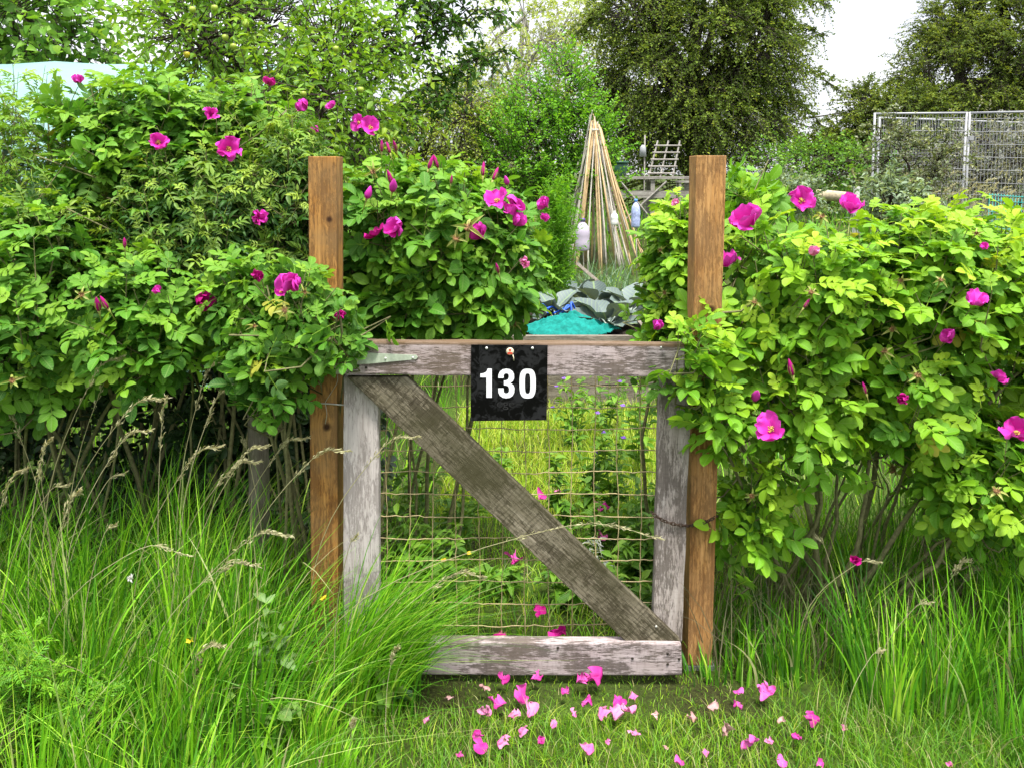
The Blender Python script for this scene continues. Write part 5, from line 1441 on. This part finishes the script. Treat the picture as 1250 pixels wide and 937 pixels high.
for q in range(7):
    a0 = rng.uniform(0, 6); one_tube(g, [at(655 + q * 7 + rng.normal(0, 3), 381 + rng.normal(0, 3), 5.9), at(665 + q * 6 + rng.normal(0, 4), 376 + rng.normal(0, 3), 5.95), at(672 + q * 4 + rng.normal(0, 4), 383 + rng.normal(0, 2), 6.0)], .008, 5, n=10)
cb = g.build('blue_twine', plain('bright_blue_twine', (.03, .12, .65), .5), None, at(675, 381, 5.95)); tag(cb, 'tangle of bright blue twine behind the turquoise netting', 'twine')
# edging plank near the leeks
g = Geo(); one_tube(g, [at(705, 322, 8.6), at(735, 348, 7.9)], .022, 4); lg = g.build('edging_plank', M_bedw, None, at(705, 322, 8.6), smooth=False); tag(lg, 'pale plank edging the plot in front of the leeks', 'plank')

# leeks
for q, (u, lab) in enumerate(((708, 'leek with blue green leaves at the left row end under the lilac bottle'), (724, 'tall leek with blue green strap leaves below the middle of the wigwam'), (742, 'leek with arching leaves second from the right end of the row'), (760, 'leek with yellow green tips beside the small rose bush'))):
    p = at(u, 345, 8.8 + .15 * (q % 2)); b = np.array((p[0], p[1], float(gz(p[0], p[1]))))
    o = thing('leek_plant', b, lab, 'leek', 'leeks in the row before the wigwam')
    g = Geo(); n = 60; blades(g, b[0] + rng.normal(0, .08, n), b[1] + rng.normal(0, .08, n), rng.uniform(.45, .8, n), np.full(n, .022), rng.normal(0, .45, (n, 2)), np.full(n, .8), rng.random(n), (rng.random(n) < .2) * rng.random(n), 6); g.build('leaves', M_leek, o)
    g = Geo(); one_tube(g, [b, b + np.array((0, 0, .28))], [.02, .016], 7); g.build('shank', plain('leek_shank', (.5, .55, .42), .5), o)

# feathery tall plant left of the wigwam
leafy('fennel_plant', 'tall feathery bright green plant between the rose bush and the wigwam', 'plant', None, (at(682, 330, 6.6)[0], 6.6), .012,
      [(676, 290, 6.6, 18, 50, .18), (672, 340, 6.6, 22, 28, .18), (682, 250, 6.6, 9, 18, .1)], 420, .05, .007, 14, .16, -.1, M_bright, M_bright, DIAM, 8, .5, .5, .2, .5, upd=.9, twig_r=.0015, parts=('stem', 'fronds'))
# sage clumps and marker things on the right
for (u, v, Y, ru, rv, lab) in ((1085, 255, 7.5, 30, 30, 'grey green sage clump behind the right rose bush'), (960, 240, 8.5, 45, 12, 'low grey green clump beside the log')):
    pp = at(u, v, Y)
    leafy('sage_plant', lab, 'plant', None, (pp[0], pp[1]), .02, [(u, v, Y, ru, rv, .3)], 140, .06, .026, 10, .22, .1, M_sage, M_twig, OVAL2, 6, .7, .4, .4, .5, upd=.5, parts=('stem', 'leaves'))
g = Geo(); one_tube(g, [at(935, 241, 12.0), at(990, 238, 12.0), at(1035, 241, 12.2)], [.09, .08], 9, n=8); lg = g.build('fallen_log', plain('pale_log', (.42, .36, .24), .8, var=.4, scale=14), None, at(985, 240, 12)); tag(lg, 'long pale log lying across the plot right of the latch post', 'log')
for (u, v0, v1, Y, wpx, col, lab) in ((1046, 228, 262, 8, 7, (.62, .62, .58), 'white flat marker stake beyond the bloom on the right bush'), (1108, 234, 300, 8, 8, (.42, .48, .34), 'pale green flat marker stake among the tall grass heads'), (1153, 262, 300, 6, 9, (.66, .70, .70), 'white plastic plant label tilted behind the right rose bush')):
    a = at(u, v0, Y); g = Geo(); zb = float(gz(a[0], a[1])); box(g, (a[0], a[1], (a[2] + zb) / 2), (wpx / 2 * Y / F, .012, (a[2] - zb) / 2), .3); mk = g.build('marker_stake', plain('marker_' + str(u), col, .5), None, (a[0], a[1], zb), smooth=False); tag(mk, lab, 'marker stake', 'markers in the far plots')
# teal net pinned up at the right
a, b = at(1208, 236, 9.0), at(1262, 240, 9.0)
g = Geo(); M_teal = plain('teal_net_cord', (.03, .33, .30), .6)
for t in np.linspace(0, 1, 16): one_tube(g, [a * (1 - t) + b * t, (a * (1 - t) + b * t) * np.array((1, 1, 0)) + np.array((.05 * math.sin(9 * t), 0, .5))], .004, 4)
for t in np.linspace(.02, .98, 14): one_tube(g, [np.array((a[0], a[1] - .005, .5 * t + a[2] * (1 - t))), np.array((b[0], b[1] - .005, .5 * t + b[2] * (1 - t)))], .004, 4)
tn = g.build('crop_net', M_teal, None, a * np.array((1, 1, 0))); tag(tn, 'teal crop net strung up below the mesh fence at the right edge', 'netting')

# ------------------------------------------------------------------ grass
g = Geo()
X, Y, lean, hf, co = tufts(300, 30, (-2.1, -.40), (1.6, 2.75), .24, (.16, -.05), .04)
n = len(X)
edge = np.clip((-0.44 - X) / 0.35, 0, 1)
Hh = (0.28 + 0.40 * np.clip((Y - 1.6) / .7, 0, 1)) * (0.35 + 0.65 * edge) * hf
keep = ((Y > 1.9) | (X < -.55)) & (X < -.30)
wide = rng.random(n) < .42
blades(g, X[keep], Y[keep], Hh[keep], np.where(wide, rng.uniform(.0065, .012, n), rng.uniform(.003, .0065, n))[keep], lean[keep], rng.uniform(.5, 1.7, n)[keep], np.clip(rng.normal(.48, .24, n) + co, 0, 1)[keep], ((rng.random(n) < .10) * rng.random(n))[keep], 8)
# bent stems lying across the tufts
n = 420
X, Y = region(n, (-2.0, -.5), (1.7, 2.5)); lean = np.stack([rng.normal(.3, .9, n), rng.normal(0, .4, n)], -1)
blades(g, X, Y, rng.uniform(.2, .5, n), rng.uniform(.003, .008, n), lean, rng.uniform(.8, 2.0, n), np.clip(rng.normal(.65, .25, n), 0, 1), (rng.random(n) < .35) * rng.random(n), 9)
# tussock leaning over the gate foot
X, Y, lean, hf, co = tufts(22, 38, (-.56, -.31), (2.20, 2.34), .16, (.42, -.12), .03)
n = len(X)
blades(g, X, Y, .52 * hf, rng.uniform(.003, .008, n), lean, rng.uniform(.7, 1.6, n), np.clip(rng.normal(.55, .22, n) + co, 0, 1), (rng.random(n) < .06) * rng.random(n), 8)
lg = g.build('long_grass', M_grass, None, (-1.1, 2.1, 0)); tag(lg, 'long uncut green grass left of the gate', 'grass', kind='stuff')

g = Geo()
X, Y, lean, hf, co = tufts(170, 26, (.60, 2.1), (2.0, 3.0), .22, (-.02, -.08), .04)
n = len(X); edge = np.clip((X - .60) / .55, 0, 1)
dens = (Y > 2.36) | (X > 1.0) & (Y > 2.15) | (X > 1.25)
Hh = (.10 + .40 * edge * np.clip((Y - 1.9) / .4, .3, 1)) * hf
blades(g, X[dens], Y[dens], Hh[dens], rng.uniform(.003, .010, n)[dens], lean[dens], rng.uniform(.6, 1.4, n)[dens], np.clip(rng.normal(.45, .24, n) + co, 0, 1)[dens], ((rng.random(n) < .12) * rng.random(n))[dens], 7)
lg = g.build('long_grass', M_grass, None, (1.3, 2.3, 0)); tag(lg, 'long grass under the right rose bush', 'grass', kind='stuff')

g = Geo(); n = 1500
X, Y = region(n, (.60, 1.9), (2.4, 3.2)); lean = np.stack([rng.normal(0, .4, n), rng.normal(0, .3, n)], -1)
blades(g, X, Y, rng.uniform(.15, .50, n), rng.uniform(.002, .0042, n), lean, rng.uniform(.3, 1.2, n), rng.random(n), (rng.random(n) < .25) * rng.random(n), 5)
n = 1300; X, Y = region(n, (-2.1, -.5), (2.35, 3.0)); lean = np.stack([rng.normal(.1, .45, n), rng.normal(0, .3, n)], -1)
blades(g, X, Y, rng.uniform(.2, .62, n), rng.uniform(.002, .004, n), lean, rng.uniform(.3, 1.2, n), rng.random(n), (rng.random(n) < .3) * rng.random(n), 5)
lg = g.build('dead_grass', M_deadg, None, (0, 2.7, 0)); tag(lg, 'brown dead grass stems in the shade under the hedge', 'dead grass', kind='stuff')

# mown strip in front of the gate, and the path behind
g = Geo(); n = 26000
X, Y = region(n, (-.75, 1.7), (1.85, 2.62))
sel = ~((X > .72) & (Y > 2.5)) & ((Y < 2.22) | (rng.random(n) < .35)); X, Y = X[sel], Y[sel]; n = len(X)
yel = np.clip(.62 - .5 * np.abs(X - .35) , 0, 1)
lean = rng.normal(0, .55, (n, 2))
near = (Y > 2.2) & (X > -.45) & (X < .75)
blades(g, X, Y, rng.uniform(.025, .085, n) * (1 + .5 * (X > .9)) * np.where(near, .35, 1), rng.uniform(.0018, .0036, n), lean, rng.uniform(.4, 1.6, n), np.clip(rng.normal(.15, .22, n) + yel * .55, 0, 1), (rng.random(n) < .16) * rng.random(n), 4)
n = 5200; X, Y = region(n, (-.5, 1.0), (2.55, 3.6)); lean = rng.normal(0, .55, (n, 2))
blades(g, X, Y, rng.uniform(.03, .13, n), rng.uniform(.002, .005, n), lean, rng.uniform(.4, 1.6, n), np.clip(rng.normal(.45, .25, n), 0, 1), (rng.random(n) < .12) * rng.random(n), 4)
n = 9000; X, Y = region(n, (-.35, .95), (3.5, 5.25)); lean = rng.normal(0, .5, (n, 2))
blades(g, X, Y, rng.uniform(.05, .14, n), rng.uniform(.003, .006, n), lean, rng.uniform(.4, 1.6, n), np.clip(rng.normal(.8, .2, n), 0, 1), (rng.random(n) < .1) * rng.random(n), 4)
lg = g.build('short_grass', M_lawn, None, (.3, 2.3, 0)); tag(lg, 'short yellow green grass on the path through the gate', 'grass', kind='stuff')

# grass between the path and the plots
g = Geo(); n = 11000
X, Y = region(n, (-3.0, 4.2), (2.9, 7.6)); sel = ~((X > -.35) & (X < 1.1) & (Y > 5.1) & (Y < 7.3)) & ~((X > -.4) & (X < .95) & (Y < 5.2)); X, Y = X[sel], Y[sel]; n = len(X)
blades(g, X, Y, rng.uniform(.08, .34, n), rng.uniform(.004, .009, n), rng.normal(0, .4, (n, 2)), rng.uniform(.4, 1.5, n), np.clip(rng.normal(.5, .25, n), 0, 1), (rng.random(n) < .12) * rng.random(n), 4)
lg = g.build('rough_grass', M_grass, None, (0, 5, 0)); tag(lg, 'rough grass beside the path inside the gate', 'grass', kind='stuff')
# far ground cover
g = Geo(); n = 9000
X, Y = region(n, (-7, 12), (7.2, 19)); sel = ~((np.abs(X - wx) < .6) & (np.abs(Y - wy) < .6)); X, Y = X[sel], Y[sel]; n = len(X)
lean = rng.normal(0, .4, (n, 2))
blades(g, X, Y, rng.uniform(.15, .5, n), rng.uniform(.008, .02, n), lean, rng.uniform(.4, 1.4, n), np.clip(rng.normal(.5, .25, n), 0, 1), (rng.random(n) < .2) * rng.random(n), 4)
lg = g.build('rough_grass', M_grass, None, (2, 11, 0)); tag(lg, 'rough grass over the far allotment plots', 'grass', kind='stuff')
g = Geo()
for k in range(170):
    u = rng.uniform(1060, 1255); Yk = rng.uniform(9.0, 10.6); p = at(u, 250, Yk); seed_stalk(g, p[0], p[1], rng.uniform(.9, 1.45), (rng.normal(.18, .1), rng.normal(0, .1)), 26, L=.03, spread=.5, head=.3)
lg = g.build('tall_seeding_grass', M_straw, None, (5, 10, 0)); tag(lg, 'pale seeding grass heads in front of the mesh fence', 'grass', kind='stuff')

# seed heads in the hedge bottom
g = Geo()
for (u, v, Yk, lx) in ((125, 458, 2.35, .25), (135, 470, 2.4, .2), (165, 500, 2.25, .35), (155, 540, 2.25, .3), (205, 520, 2.3, .06), (255, 470, 2.4, .15), (240, 560, 2.2, .30), (300, 560, 2.25, .28), (265, 500, 2.35, .18), (285, 575, 2.3, .35), (60, 560, 2.2, .12), (20, 590, 2.15, .2), (90, 620, 2.1, .15),
                      (310, 655, 2.1, .5), (275, 690, 2.1, .5), (345, 550, 2.35, .3), (385, 560, 2.3, .4), (30, 520, 2.4, -.1), (470, 545, 2.3, .35), (690, 640, 2.2, 1.4), (550, 700, 2.2, .6), (250, 790, 2.0, .4), (480, 800, 2.1, .1), (430, 900, 2.0, .05), (1165, 690, 2.4, .2), (1180, 700, 2.5, .25), (1130, 640, 2.6, .1)):
    tip = at(u, v, Yk); hh = max(tip[2], .12)
    seed_stalk(g, tip[0] - lx * hh, Yk, hh, (lx, -.05), 70, L=.015, spread=.36, head=.44)
for k in range(14):
    x = rng.uniform(-1.7, -.4) if k < 8 else rng.uniform(.8, 1.6); y = rng.uniform(1.95, 2.5); seed_stalk(g, x, y, rng.uniform(.4, .75) if k < 8 else rng.uniform(.25, .5), (rng.normal(.25, .2), rng.normal(-.05, .1)), 30, L=.011, spread=.3, head=.25)
lg = g.build('seeding_grass', M_straw, None, (-1, 2.2, 0)); tag(lg, 'pale grass seed heads standing over the long grass', 'grass', kind='stuff')


# ------------------------------------------------------------------ weeds and small plants
def weed(name, label, cat, group, x, y, hgt, n, L, wf, mat, tmpl=OVAL2, spread=.3, leanx=0, flower=None, nst=5):
    z = float(gz(x, y)); b = np.array((x, y, z)); o = thing(name, b, label, cat, group)
    st = Geo(); lf = Geo(); tips = []
    for k in range(nst):
        a = rng.uniform(0, 6.28); tip = b + np.array((math.cos(a) * spread * rng.uniform(.2, 1) + leanx, math.sin(a) * spread * rng.uniform(.2, 1), hgt * rng.uniform(.6, 1.05)))
        pts = curve_pts([b, b * .5 + tip * .5 + np.array((0, 0, hgt * .1)), tip], 8); one_tube(st, pts, [.003, .001], 4); tips.append(tip)
        m_ = n // nst; t = rng.uniform(.1, 1, m_) * 7; i = np.minimum(t.astype(int), 6); f = (t - i)[:, None]; P = pts[i] * (1 - f) + pts[i + 1] * f
        ph = np.arange(m_) * 2.4; A = np.stack([np.cos(ph), np.sin(ph), rng.normal(.25, .3, m_)], -1); LL = L * rng.uniform(.6, 1.2, m_) * (1.15 - .5 * t / 7)
        scatter(lf, tmpl, P, A, np.array((0, 0, 1.0)) + rng.normal(0, .3, (m_, 3)), LL, LL * wf, np.clip(rng.normal(.5, .25, m_), 0, 1), np.clip(t / 7 - .5, 0, .5) * rng.random(m_), 0, rng.uniform(.3, 1.8, m_))
    st.build('stem', M_weed if mat is not M_deadg else M_deadg, o); lf.build('leaves', mat, o)
    if flower:
        for tip in tips[:flower[1]]:
            g = Geo(); npt = 5; a = np.arange(npt) * 2 * np.pi / npt
            scatter(g, OVAL2, np.repeat(tip[None], npt, 0), np.stack([np.cos(a), np.sin(a) - .6, np.full(npt, .3)], -1), np.repeat([[0, -.7, .7]], npt, 0), np.full(npt, flower[2]), np.full(npt, flower[2] * .8), rng.random(npt), np.zeros(npt)); g.build('flower', flower[0], o)
    return o


M_yel = petal_mat('yellow_petal', (.75, .55, .02), (.85, .70, .05)); M_vio = petal_mat('violet_petal', (.22, .08, .50), (.35, .20, .75)); M_wht = petal_mat('white_petal', (.7, .7, .62), (.8, .8, .75))
WG = 'leafy weeds beside the path inside the gate'
wl = [(690, 600, 3.3, .55), (720, 560, 3.6, .55), (750, 520, 3.5, .7), (775, 560, 3.2, .6), (790, 620, 3.0, .5), (735, 660, 3.2, .35), (770, 680, 3.0, .35), (705, 500, 4.4, .6), (740, 480, 4.6, .7), (780, 490, 4.0, .8), (480, 600, 2.95, .55), (520, 660, 2.9, .45), (500, 540, 3.2, .6), (560, 600, 3.2, .5), (540, 720, 2.8, .3), (590, 560, 3.8, .4), (470, 700, 2.75, .4), (610, 690, 2.9, .22), (700, 720, 2.85, .2), (765, 735, 2.75, .25)]
for q, (u, v, Yk, hh) in enumerate(wl):
    p = at(u, v, Yk)
    fl = (M_vio, 3, .014) if q in (1, 2, 7, 9) else ((M_yel, 2, .012) if q in (13, 14) else None)
    lab = 'leafy green weed with small violet flowers on the right of the path inside the gate' if fl and fl[0] is M_vio else ('green weed with small yellow flowers behind the lower left of the mesh' if fl else ('leafy green weed on the right of the path behind the mesh' if u > 640 else 'leafy green weed in the shade behind the left half of the mesh'))
    hh *= .72
    weed('leafy_weed', lab, 'weed', WG if not fl else ('violet flowered weeds' if fl[0] is M_vio else 'yellow flowered weeds'), p[0], Yk, hh, 110, .075, .45, M_weed, OVAL2 if q % 2 else LANCE, .16, 0, fl, 6)
weed('lavender_clump', 'small silvery spiky plant on the path behind the right of the mesh', 'plant', None, at(726, 655, 3.0)[0], 3.0, .2, 60, .07, .12, leaf_mat('silver_leaf', [(0, (.3, .34, .32)), (1, (.6, .64, .6))], (.6, .6, .6), veins=0), LANCE, .08)
weed('dock_plant', 'dark broad leaved dock by the left foot of the gate', 'dock plant', None, at(462, 830, 2.2)[0], 2.2, .12, 9, .085, .5, M_dark, BROAD, .05, 0, None, 3)
weed('ground_ivy', 'pale round leaved creeping weed in the grass left of the fallen petals', 'weed', None, at(335, 880, 2.08)[0], 2.06, .20, 42, .05, .95, leaf_mat('pale_weed_leaf', [(0, (.10, .20, .04)), (1, (.18, .32, .06))], (.22, .36, .08), veins=.4), OVAL2, .13, 0, None, 6)
weed('thistle_plant', 'pale green lobed weed standing in the long grass below the hinge post', 'weed', None, at(345, 840, 2.2)[0], 2.16, .34, 40, .07, .5, leaf_mat('sow_thistle_leaf', [(0, (.10, .18, .06)), (1, (.18, .30, .09))], (.2, .34, .1), veins=.3), OVAL2, .10, 0, None, 4)
weed('dead_dock', 'brown dried dock spike in the long grass left of the gate', 'dock plant', None, at(243, 900, 2.06)[0], 2.06, .27, 150, .02, .6, plain('dried_brown', (.10, .06, .04), .9, var=.4, scale=80), DIAM, .025, 0, None, 3)
for (u, v, Yk, hh, lab) in ((30, 800, 1.95, .36, 'feathery bright green weed in the bottom left corner of the grass'), (95, 830, 1.95, .30, 'second feathery weed just right of the one in the bottom left corner')):
    p = at(u, v, Yk)
    bush('feathery_weed', lab, 'weed', 'feathery weeds in the grass', [(u, v + 20, Yk, 45, 60, .07)], [(p[0], Yk)], 46, .055, mat=M_bright, pairs=6, wfrac=.28, tmpl=DIAM, ncanes=3, cane_r=.003, upl=.9, shoot=(.06, .14), nleaf=(4, 7), lf=.32)
for (u, v, Yk, lab) in ((160, 705, 2.1, 'small white clover flower head in the long grass left of the gate'), (395, 730, 2.2, 'tiny yellow buttercup in the grass below the hinge post'), (232, 782, 2.0, 'tiny yellow buttercup above the dried dock spike')):
    p = at(u, v, Yk); o = thing('meadow_flower', (p[0], p[1], 0), lab, 'flower', 'small meadow flowers'); g = Geo(); one_tube(g, [(p[0] + .02, p[1], 0), (p[0], p[1], p[2])], .0012, 4); g.build('stem', M_weed, o)
    g = Geo(); nn = 14 if 'white' in lab else 5; d = rand_unit(nn) if nn == 14 else np.stack([np.cos(np.arange(5) * 1.257), np.sin(np.arange(5) * 1.257) - .5, np.full(5, .4)], -1)
    scatter(g, OVAL2, np.repeat(p[None], nn, 0), d, rand_unit(nn), np.full(nn, .013), np.full(nn, .008), rng.random(nn), np.zeros(nn)); g.build('flower_head', M_wht if nn == 14 else M_yel, o)

# ------------------------------------------------------------------ fallen petals
PL = [(u_, v_, 9 + (u_ % 7), 'mpf'[u_ % 3], 'tiny torn shred of pink petal scattered in the short grass before the gate') for u_, v_ in ((520, 880), (548, 852), (561, 921), (660, 905), (676, 884), (690, 845), (742, 905), (775, 895), (800, 872), (812, 912), (845, 880), (862, 918), (900, 860), (940, 905), (972, 900), (1030, 890), (700, 872), (628, 872))] + [  # u, v, px, kind, label
    (605, 861, 26, 'm', 'magenta petal lying in the grass left of the largest petal heap'), (593, 866, 18, 'p', 'pale petal standing on edge left of the petal heap'), (636, 851, 30, 'm', 'broad magenta petal at the top of the petal heap below the gate'),
    (646, 869, 22, 'p', 'pale pink petal just below the petal heap'), (587, 913, 32, 'm', 'large crumpled magenta petal close to the bottom edge'), (583, 900, 18, 'm', 'small magenta petal behind the large crumpled one near the bottom edge'), (615, 906, 22, 'p', 'pale pink petal right of the large crumpled one'),
    (639, 893, 18, 'p', 'pink petal alone in the grass below the petal heap'), (716, 916, 24, 'p', 'pale pink petal near the bottom edge in the middle'), (712, 831, 20, 'm', 'left one of the two magenta petals just under the bottom rail'), (727, 830, 26, 'm', 'right one of the two magenta petals just under the bottom rail'),
    (615, 831, 16, 'm', 'pink petal under the left part of the bottom rail'), (657, 827, 14, 'm', 'small petal half hidden by the bottom rail'), (718, 858, 14, 'm', 'small crimson petal in front of the gate'), (752, 868, 32, 'p', 'wide wilted pink petal flat in the grass in front of the gate'),
    (736, 871, 18, 'p', 'wilted pink petal left of the wide wilted one'), (757, 857, 20, 'm', 'pink petal behind the wide wilted one'), (773, 850, 14, 'p', 'faded petal near the latch stile foot'), (766, 869, 20, 'p', 'faded pink petal right of the wide wilted one'),
    (935, 843, 26, 'm', 'magenta petal in the grass below the right rose bush'), (901, 845, 14, 'm', 'small round pink petal right of the post shoe'), (928, 872, 24, 'm', 'crumpled pink petal below the right bush'), (991, 876, 26, 'm', 'bright magenta petal farthest right in the short grass'),
    (883, 886, 22, 'f', 'faded upright petal in the short grass'), (912, 905, 22, 'm', 'flat pink petal in the short grass right of the faded upright one'), (953, 881, 12, 'f', 'small cream faded petal in the short grass'), (431, 855, 20, 'p', 'pink petal caught upright in the grass left of the gate'),
    (411, 848, 12, 'm', 'small pink petal caught in the long grass'), (390, 930, 14, 'm', 'pink petal at the bottom edge left of the gate'), (955, 931, 16, 'm', 'pink petal at the bottom edge to the right'), (1000, 931, 14, 'm', 'pink petal at the bottom right edge'), (829, 931, 16, 'm', 'magenta petal at the bottom edge below the latch stile'),
    (1160, 935, 10, 'p', 'pale petal at the bottom edge far right'), (590, 840, 12, 'f', 'faded petal in the grass under the left of the bottom rail'), (870, 862, 16, 'f', 'faded brownish petal in front of the latch post'),
    (626, 688, 20, 'm', 'pink petal on the ground behind the mesh above the brace foot'), (660, 745, 18, 'd', 'dark pink petal behind the mesh below the brace'), (610, 776, 16, 'd', 'crimson petal behind the mesh just above the bottom rail'), (683, 776, 26, 'd', 'crimson petals folded together behind the bottom rail'),
    (738, 621, 24, 'm', 'magenta petal on the path behind the right of the mesh'), (728, 598, 20, 'm', 'pink petal behind the mesh right of the brace'), (661, 609, 20, 'm', 'bright pink petal behind the mesh just above the brace'), (680, 603, 14, 'p', 'pale petal behind the mesh near the middle'), (736, 655, 16, 'p', 'pale lilac petal beside the silvery plant'), (1043, 688, 12, 'm', 'pink petal lodged among the stems of the right bush')]
M_fallen = petal_mat('fallen_pink_petal', (.50, .03, .26), (.82, .16, .52), .15)
mats = {'m': M_fallen, 'p': M_petal_pale, 'f': petal_mat('faded_petal', (.55, .30, .28), (.7, .45, .42)), 'd': M_petal_dark}
for q, (u, v, px, kd, lab) in enumerate(PL):
    r_ = np.random.default_rng(900 + q)
    ht = .030 if lab.startswith('tiny') else .036 if v > 780 or u < 470 else .10
    p = on_ground(u, v, ht)
    if lab.endswith('right bush'): p = at(u, v, 2.5)
    Yk = p[1]; L = min(px, 23) * Yk / F * .78
    a = r_.uniform(0, 6.28); ax = np.array((math.cos(a), math.sin(a) * .8, r_.normal(.08, .16))); no = np.array((r_.normal(0, .3), -.35, 1.0))
    if 'upright' in lab or 'edge left' in lab: ax = np.array((r_.normal(0, .2), .1, 1.0)); no = np.array((.3, -1.0, .1))
    g = Geo(); petal_geo(g, p - nrm(ax) * L * .5, ax, no, L, L * r_.uniform(.85, 1.25), r_.uniform(.1, .8), r_.uniform(.05, .12), 77 + q, k=11, shade=r_.uniform(.0, .8), crumple=r_.uniform(.28, .48))
    if px >= 99: petal_geo(g, p - nrm(ax) * L * .3 + np.array((.006, 0, .004)), ax + np.array((.7, -.4, .1)), no, L * .8, L * .8, .4, .15, 177 + q, k=7, shade=.4)
    o = g.build('fallen_petal', mats[kd], None, p); tag(o, lab, 'petal', 'tiny torn petal shreds' if lab.startswith('tiny') else 'rose petals fallen round the gate')
